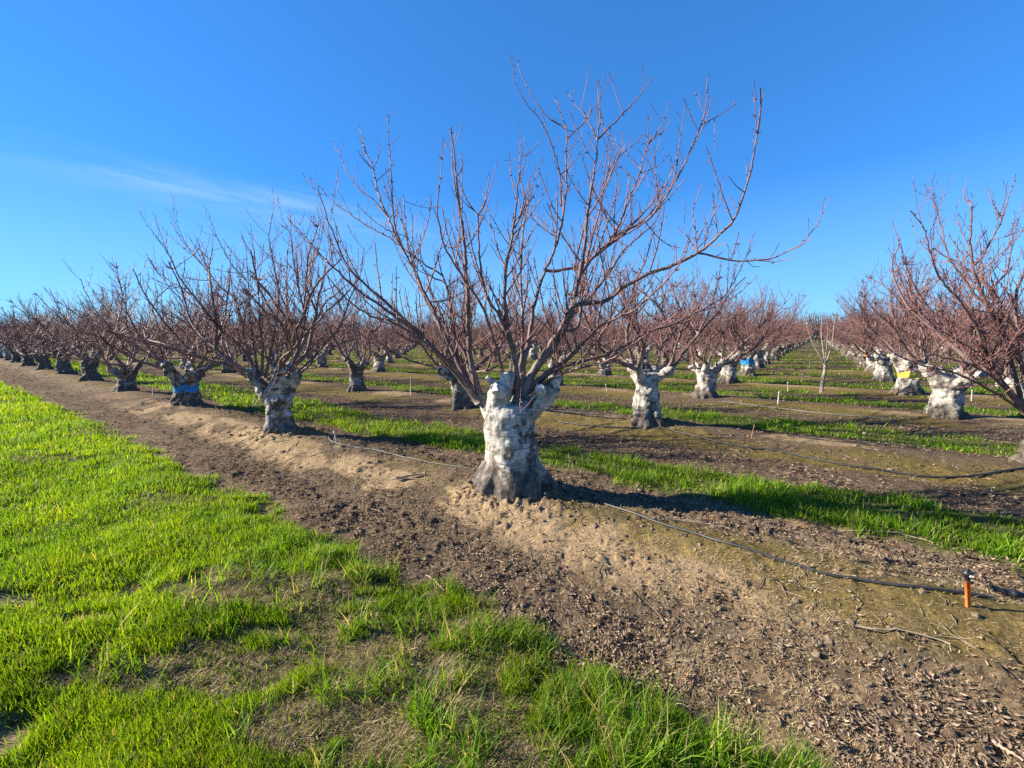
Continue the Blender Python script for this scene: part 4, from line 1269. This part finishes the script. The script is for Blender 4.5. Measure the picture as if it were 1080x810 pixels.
# ---- young replacement tree in the aisle
def sapling():
    R = random.Random(8)
    x, y = gnd(866, 413)
    root = bpy.data.objects.new('young_tree', None); col.objects.link(root)
    root.location = (x, y, hz(x, y) - .01)
    tag(root, 'slender young tree with pale thin stem standing alone in the open aisle', 'tree')
    org = np.array(root.location)
    P = lambda a, b, d: at(a, b, y + d) - org
    T = Tubes()
    S = spline([P(866, 414, 0), P(867.5, 402, 0), P(870, 391, 0), P(870.5, 381, 0)], 10)
    T.tube(S, np.linspace(.055, .036, 10) * (1 + .05 * np.sin(np.arange(10) * 2.1)), 10, True, True, .06)
    add('trunk', T.mesh('trunk', M_SAPLING), root)
    for pts, r0, dz in (([(870, 386), (864, 374), (858, 364), (852, 348), (850, 335)], .02, .2), ([(870, 383), (868, 368), (866, 350), (867, 332)], .017, .5),
                        ([(871, 384), (875, 371), (878, 358), (880, 342), (882, 330)], .02, -.2), ([(870, 382), (872, 366), (873, 350), (873, 338)], .015, -.5)):
        ax, tw = Tubes(), Tubes()
        P_ = [P(a, b, dz * i / (len(pts) - 1)) for i, (a, b) in enumerate(pts)]
        S = spline(P_, 16); rad = np.linspace(r0, .005, 16)
        ax.tube(S, rad, 6, True)
        shoots(R, tw, S, rad, .13, .8, 1, 3, False, 9, .2)
        add('limb', merge([ax, tw]).mesh('limb', M_SAPLING), root)


sapling()


# ------------------------------------------------------------------ irrigation
def hose(pts, r, mat, label, lift=.012, seed=1):
    R = random.Random(seed)
    G = [gnd(*p) for p in pts]
    S = spline(np.c_[np.array(G), np.zeros(len(G))], 90)
    S[:, 2] = height(S[:, 0], S[:, 1])
    z = S[:, 2].copy()
    for _ in range(6): z[1:-1] = np.maximum((z[:-2] + z[1:-1] + z[2:]) / 3, z[1:-1] - .004)
    S[:, 2] = z + lift
    T = Tubes(); T.tube(S, np.full(len(S), r), 8, True, True)
    o = add('irrigation_hose', T.mesh('irrigation_hose', mat))
    tag(o, label, 'hose')
    return o


hose([(584, 517), (612, 522), (640, 530), (670, 541), (700, 552), (735, 563), (762, 573), (800, 584), (835, 594), (870, 604), (905, 611), (950, 620), (1000, 625), (1050, 628)],
     .0105, M_HOSE, 'black drip hose running right from the foot of the big foreground tree', .014)
hose([(505, 494), (470, 489), (435, 483), (400, 476), (375, 472), (358, 469), (347, 463), (349, 456)], .0065, M_GREYHOSE,
     'grey drip line between the two nearest front row trunks', .012)
hose([(585, 440), (612, 444), (640, 447), (668, 449), (700, 451), (740, 458), (780, 465), (820, 470), (860, 477), (900, 484), (940, 489), (975, 494), (1020, 496), (1055, 494), (1100, 491)],
     .013, M_HOSE, 'long dusty black hose along the second row toward the right border', .016)
hose([(760, 421), (790, 424), (830, 428), (870, 432), (910, 435), (945, 438)], .014, M_GREYHOSE,
     'faint grey hose lying along the third row before the pale forked tree', .016)
hose([(800, 556), (797, 549), (801, 543), (815, 546), (812, 556), (826, 565), (845, 570)], .006, M_BLACK,
     'thin black tube looped on the ground right of the tree shadow', .008)


def stake(x, y, h, mat, label, r=.0105, name='irrigation_stake'):
    g = gnd(x, y, -.08); z = hz(*g)
    root = bpy.data.objects.new(name, None); col.objects.link(root)
    root.location = (g[0], g[1], z)
    tag(root, label, 'stake', 'irrigation stakes along the rows')
    R = random.Random(int(x * 7 + y))
    lx, ly = R.gauss(0, .03), R.gauss(0, .03)
    T = Tubes(); T.tube([(0, 0, -.06), (lx * .5, ly * .5, h * .5), (lx, ly, h)], [r, r, r], 9, True, True)
    add('post', T.mesh('post', mat), root)
    C = Tubes(); C.tube([(lx, ly, h - .012), (lx, ly, h + .004), (lx * 1.02, ly * 1.02, h + .03)], [r * 1.35, r * 1.35, r * .5], 9, True, True)
    add('emitter', C.mesh('emitter', mat if mat != M_ORANGE else M_BLACK), root)


for x, y, h, mt, lab in [
    (355, 471, .17, M_PVC, 'white pipe stake by the shadow between the two nearest front trees'),
    (161, 419, .2, M_PVC, 'small white pipe stake left of the blue banded front tree'),
    (229, 439, .24, M_STICK, 'thin brown wooden stake between the blue banded tree and its right neighbour'),
    (433, 419, .52, M_PVC, 'tall thin white stake behind the grass, left of the foreground trunk'),
    (640, 413, .2, M_PVC, 'white pipe stake left of the tall pale second row trunk'),
    (820, 428, .3, M_PVC, 'white pipe stake in the aisle nearest the camera, left of the young tree'),
    (831, 412, .28, M_PVC, 'white pipe stake in the aisle, second behind the nearest aisle stake'),
    (845, 401, .28, M_PVC, 'white pipe stake in the aisle, straight left of the young tree fork'),
    (853, 390, .28, M_PVC, 'farthest white pipe stake visible in the aisle'),
    (792, 464, .2, M_RUST, 'thin faded orange stake beside the long black second row hose'),
    (1025, 422, .28, M_PVC, 'white pipe stake right of the pale forked trunk at the right'),
    (1018, 408, .34, M_PVC, 'white pipe stake behind the fork of the pale right tree'),
    (970, 397, .3, M_PVC, 'white pipe stake just right of the yellow banded trunk'),
]:
    stake(x, y, h, mt, lab, .006 if mt in (M_RUST, M_STICK) else .0105)


def sprinkler():
    g = gnd(1020, 649, -.06); z = hz(*g)
    root = bpy.data.objects.new('sprinkler_stake', None); col.objects.link(root)
    root.location = (g[0], g[1], z)
    root.rotation_euler = (0, math.radians(-8), 0)
    tag(root, 'bright orange ribbed sprinkler stake with black nozzle at the lower right', 'sprinkler')
    T = Tubes()
    for dx in (-.0082, .0082):
        T.tube([(dx, 0, -.05), (dx, 0, .08), (dx * .95, 0, .165)], [.0072, .0072, .0068], 8, True, True)
    T.tube([(0, .004, -.05), (0, .004, .165)], [.005, .005], 6, True, True)
    add('post', T.mesh('post', M_ORANGE), root)
    H = Tubes()
    H.tube([(0, 0, .160), (0, 0, .178), (0, 0, .182), (0, 0, .196)], [.012, .012, .017, .015], 10, True, True)
    H.tube([(0, 0, .196), (0, 0, .203), (0, 0, .216), (0, 0, .226), (0, 0, .231)], [.013, .024, .028, .022, .008], 12, True, True)
    add('nozzle', H.mesh('nozzle', M_BLACK), root)
    G = Tubes(); G.tube([(-.003, -.022, .207), (-.003, -.030, .211)], [.011, .007], 8, True, True)
    add('jet_cap', G.mesh('jet_cap', M_PVC), root)


def fitting():
    g = gnd(1058, 632, -.06); z = hz(*g)
    root = bpy.data.objects.new('hose_fitting', None); col.objects.link(root)
    root.location = (g[0], g[1], z + .034); root.rotation_euler = (0, 0, math.radians(-24))
    tag(root, 'black hose coupling with fanned end lying right of the orange stake', 'coupling')
    T = Tubes(); T.tube([(-.005, 0, 0), (.03, 0, 0), (.034, 0, 0), (.052, 0, 0), (.056, 0, 0), (.3, -.01, -.006)], [.023, .023, .029, .029, .019, .018], 12, True, True)
    add('body', T.mesh('body', M_BLACK), root)
    for k in range(5):
        a = -0.5 + k * .25
        S = Tubes(); S.tube([(.0, 0, 0), (-.03, math.sin(a) * .02, .006 + .004 * k), (-.062, math.sin(a) * .05, .004 + .010 * (k % 3))], [.008, .008, .005], 6, True, True)
        add('prong', S.mesh('prong', M_BLACK), root)


sprinkler()
fitting()


def stick(pts, r, label, seed, mat=M_STICK):
    R = random.Random(seed)
    G = np.array([gnd(*p) for p in pts])
    S = spline(np.c_[G, np.zeros(len(G))], 14)
    S[:, 2] = height(S[:, 0], S[:, 1]) + r + .008
    S[:, 2] = np.poly1d(np.polyfit(np.arange(14), S[:, 2], 2))(np.arange(14)) + .004
    S[1:-1] += np.array([[R.gauss(0, .003) for _ in range(3)] for _ in range(12)])
    T = Tubes(); T.tube(S, np.linspace(r, r * .55, 14), 7, True, True, .1)
    o = add('fallen_branch', T.mesh('fallen_branch', mat))
    tag(o, label, 'branch', 'pruned branches on the ground')


stick([(900, 652), (925, 657), (952, 660), (985, 667), (1003, 672)], .006, 'long bleached prunings stick on the soil left below the orange stake', 1)
stick([(418, 503), (432, 501), (448, 500)], .018, 'short thick pale stick on the sand left of the foreground trunk', 2)
stick([(880, 548), (915, 551), (950, 554), (985, 562)], .006, 'thin pale stick lying near the grass strip above the orange stake', 3)
stick([(448, 590), (458, 596), (468, 606)], .006, 'small pale twig at the litter edge below the foreground trunk', 4)
stick([(1052, 752), (1066, 760), (1082, 770)], .009, 'pale broken stick at the bottom right border', 5)
stick([(705, 545), (740, 549), (770, 553)], .005, 'thin pale stick beside the black hose and the tree shadow', 6)


# ------------------------------------------------------------------ distant windbreak
def windbreak(name, label, p0, p1, Y, h, dens, seed):
    R = random.Random(seed)
    T = Tubes()
    a = at(p0, 355, Y); b = at(p1, 355, Y * 1.05)
    n = int(np.linalg.norm(b - a) * dens)
    for i in range(n):
        f = R.random(); q = a + (b - a) * f
        x, y = q[0] + R.gauss(0, 1.2), q[1] + R.gauss(0, 2.0)
        L = h * R.uniform(.55, 1.0)
        z0 = R.uniform(0, .35) * h
        d = unit([R.gauss(0, .25), R.gauss(0, .25), 1])
        P = np.array([x, y, z0]) + np.outer(np.linspace(0, 1, 4), d * (L - z0)) + np.array([[0, 0, 0]] + [[R.gauss(0, .12), R.gauss(0, .12), 0] for _ in range(3)])
        T.tube(P, [.12, .10, .07, .03], 3, False, False)
    o = add(name, T.mesh(name, M_FAR))
    tag(o, label, 'treeline', kind='stuff')


windbreak('far_treeline', 'low brown line of distant trees at the end of the aisle', 838, 1500, 130, 9.6, 18, 5)
windbreak('far_scrub', 'dim low scrub along the horizon at the left and middle', -560, 842, 190, 5.2, 5, 6)


# ------------------------------------------------------------------ light, sky, camera
EXPOSURE = 1.3
SUN_EL, SUN_AZ = math.radians(25), math.atan2(0.07, -1.0)      # azimuth of the sun as an angle from +X
sun = bpy.data.lights.new('sun', 'SUN'); sun.energy = 5.0; sun.angle = math.radians(0.53); sun.color = (1.0, 0.89, 0.72)
so = bpy.data.objects.new('sun', sun); col.objects.link(so)
from mathutils import Vector
tosun = Vector((math.cos(SUN_AZ) * math.cos(SUN_EL), math.sin(SUN_AZ) * math.cos(SUN_EL), math.sin(SUN_EL)))
so.rotation_euler = tosun.to_track_quat('Z', 'Y').to_euler()

world = bpy.data.worlds.new('World'); scene.world = world; world.use_nodes = True
nt = world.node_tree
for n in list(nt.nodes): nt.nodes.remove(n)
wo = nt.nodes.new('ShaderNodeOutputWorld')
bg = nt.nodes.new('ShaderNodeBackground'); bg.inputs['Strength'].default_value = 0.12
sky = nt.nodes.new('ShaderNodeTexSky'); sky.sky_type = 'NISHITA'; sky.sun_disc = False
sky.sun_elevation = SUN_EL; sky.sun_rotation = math.pi / 2 - SUN_AZ
sky.air_density = 1.0; sky.dust_density = 0.0; sky.ozone_density = 6.0
# deep saturated winter blue
dim = mixc(nt, 1.0, sky.outputs[0], (0.1, 0.1, 0.1), 'MULTIPLY')
gm = nt.nodes.new('ShaderNodeGamma'); gm.inputs['Gamma'].default_value = 0.62
nt.links.new(dim, gm.inputs['Color'])
SKYB = 10.0 / 2 ** EXPOSURE / 1.25
skyb = mixc(nt, 1.0, gm.outputs[0], (0.32 * SKYB, 0.96 * SKYB, 1.74 * SKYB), 'MULTIPLY')
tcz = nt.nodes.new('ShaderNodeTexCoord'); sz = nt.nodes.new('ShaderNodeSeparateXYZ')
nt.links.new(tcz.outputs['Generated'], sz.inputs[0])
skyb = mixc(nt, 1.0, skyb, ramp(nt, sz.outputs['Z'], [(0.64, (1, 1, 1)), (0.84, (0.25, 0.25, 0.26)), (1.0, (0.18, 0.18, 0.2))]), 'MULTIPLY')  # zenith above the frame darkened by an added ramp to weaken sky fill light
skyb = mixc(nt, ramp(nt, sz.outputs['Z'], [(0.0, (0.42, 0.42, 0.42)), (0.10, (0.26, 0.26, 0.26)), (0.30, (0, 0, 0))]), skyb, (0.58 * SKYB, 0.98 * SKYB, 1.22 * SKYB))
# one thin streak of cirrus low on the left, laid out by direction
tc = nt.nodes.new('ShaderNodeTexCoord')
d0, d1 = unit(ray(40, 168)), unit(ray(440, 246))
nrm = unit(np.cross(d0, d1)); mid = unit(d0 + d1); along = unit(np.cross(nrm, mid))


def dotn(v):
    m = nt.nodes.new('ShaderNodeVectorMath'); m.operation = 'DOT_PRODUCT'
    m.inputs[1].default_value = tuple(float(q) for q in v)
    nt.links.new(tc.outputs['Generated'], m.inputs[0]); return m.outputs['Value']


A, B = dotn(along), dotn(nrm)
cb = nt.nodes.new('ShaderNodeCombineXYZ')
nt.links.new(math_(nt, 'MULTIPLY', A, 5.0), cb.inputs[0]); nt.links.new(math_(nt, 'MULTIPLY', B, 42.0), cb.inputs[1])
nz = noise(nt, cb.outputs[0], 1.0, 6, 0.6, 0.5)
half = float(np.arccos(np.clip(d0 @ mid, -1, 1)))
fa = ramp(nt, math_(nt, 'DIVIDE', math_(nt, 'ABSOLUTE', A), half * 1.25), [(0.35, (1, 1, 1)), (1.0, (0, 0, 0))])
fb = ramp(nt, math_(nt, 'DIVIDE', math_(nt, 'ABSOLUTE', math_(nt, 'ADD', B, math_(nt, 'MULTIPLY', math_(nt, 'SUBTRACT', nz, .5), .02))), 0.05), [(0.0, (1, 1, 1)), (0.9, (0, 0, 0))])
fz = ramp(nt, nz, [(0.36, (0, 0, 0)), (0.68, (1, 1, 1))])
cf = math_(nt, 'MULTIPLY', math_(nt, 'MULTIPLY', fa, fb), math_(nt, 'MULTIPLY', fz, 0.36))
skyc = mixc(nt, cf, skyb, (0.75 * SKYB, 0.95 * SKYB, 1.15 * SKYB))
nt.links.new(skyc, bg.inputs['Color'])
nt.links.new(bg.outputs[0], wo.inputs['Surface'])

cam = bpy.data.cameras.new('camera'); co = bpy.data.objects.new('camera', cam); col.objects.link(co)
cam.sensor_width = 36; cam.lens = 36 * F / 1080; cam.clip_start = 0.05; cam.clip_end = 3000
co.location = (0, 0, EYE); co.rotation_euler = (math.pi / 2 - PITCH, 0, 0)
scene.camera = co

vs = scene.view_settings
vs.view_transform = 'Standard'; vs.look = 'None'; vs.exposure = EXPOSURE; vs.gamma = 1.0; vs.use_curve_mapping = False
scene.render.engine = 'CYCLES'
scene.cycles.max_bounces = 6; scene.cycles.diffuse_bounces = 3; scene.cycles.transmission_bounces = 3; scene.cycles.glossy_bounces = 2
scene.cycles.use_denoising = False
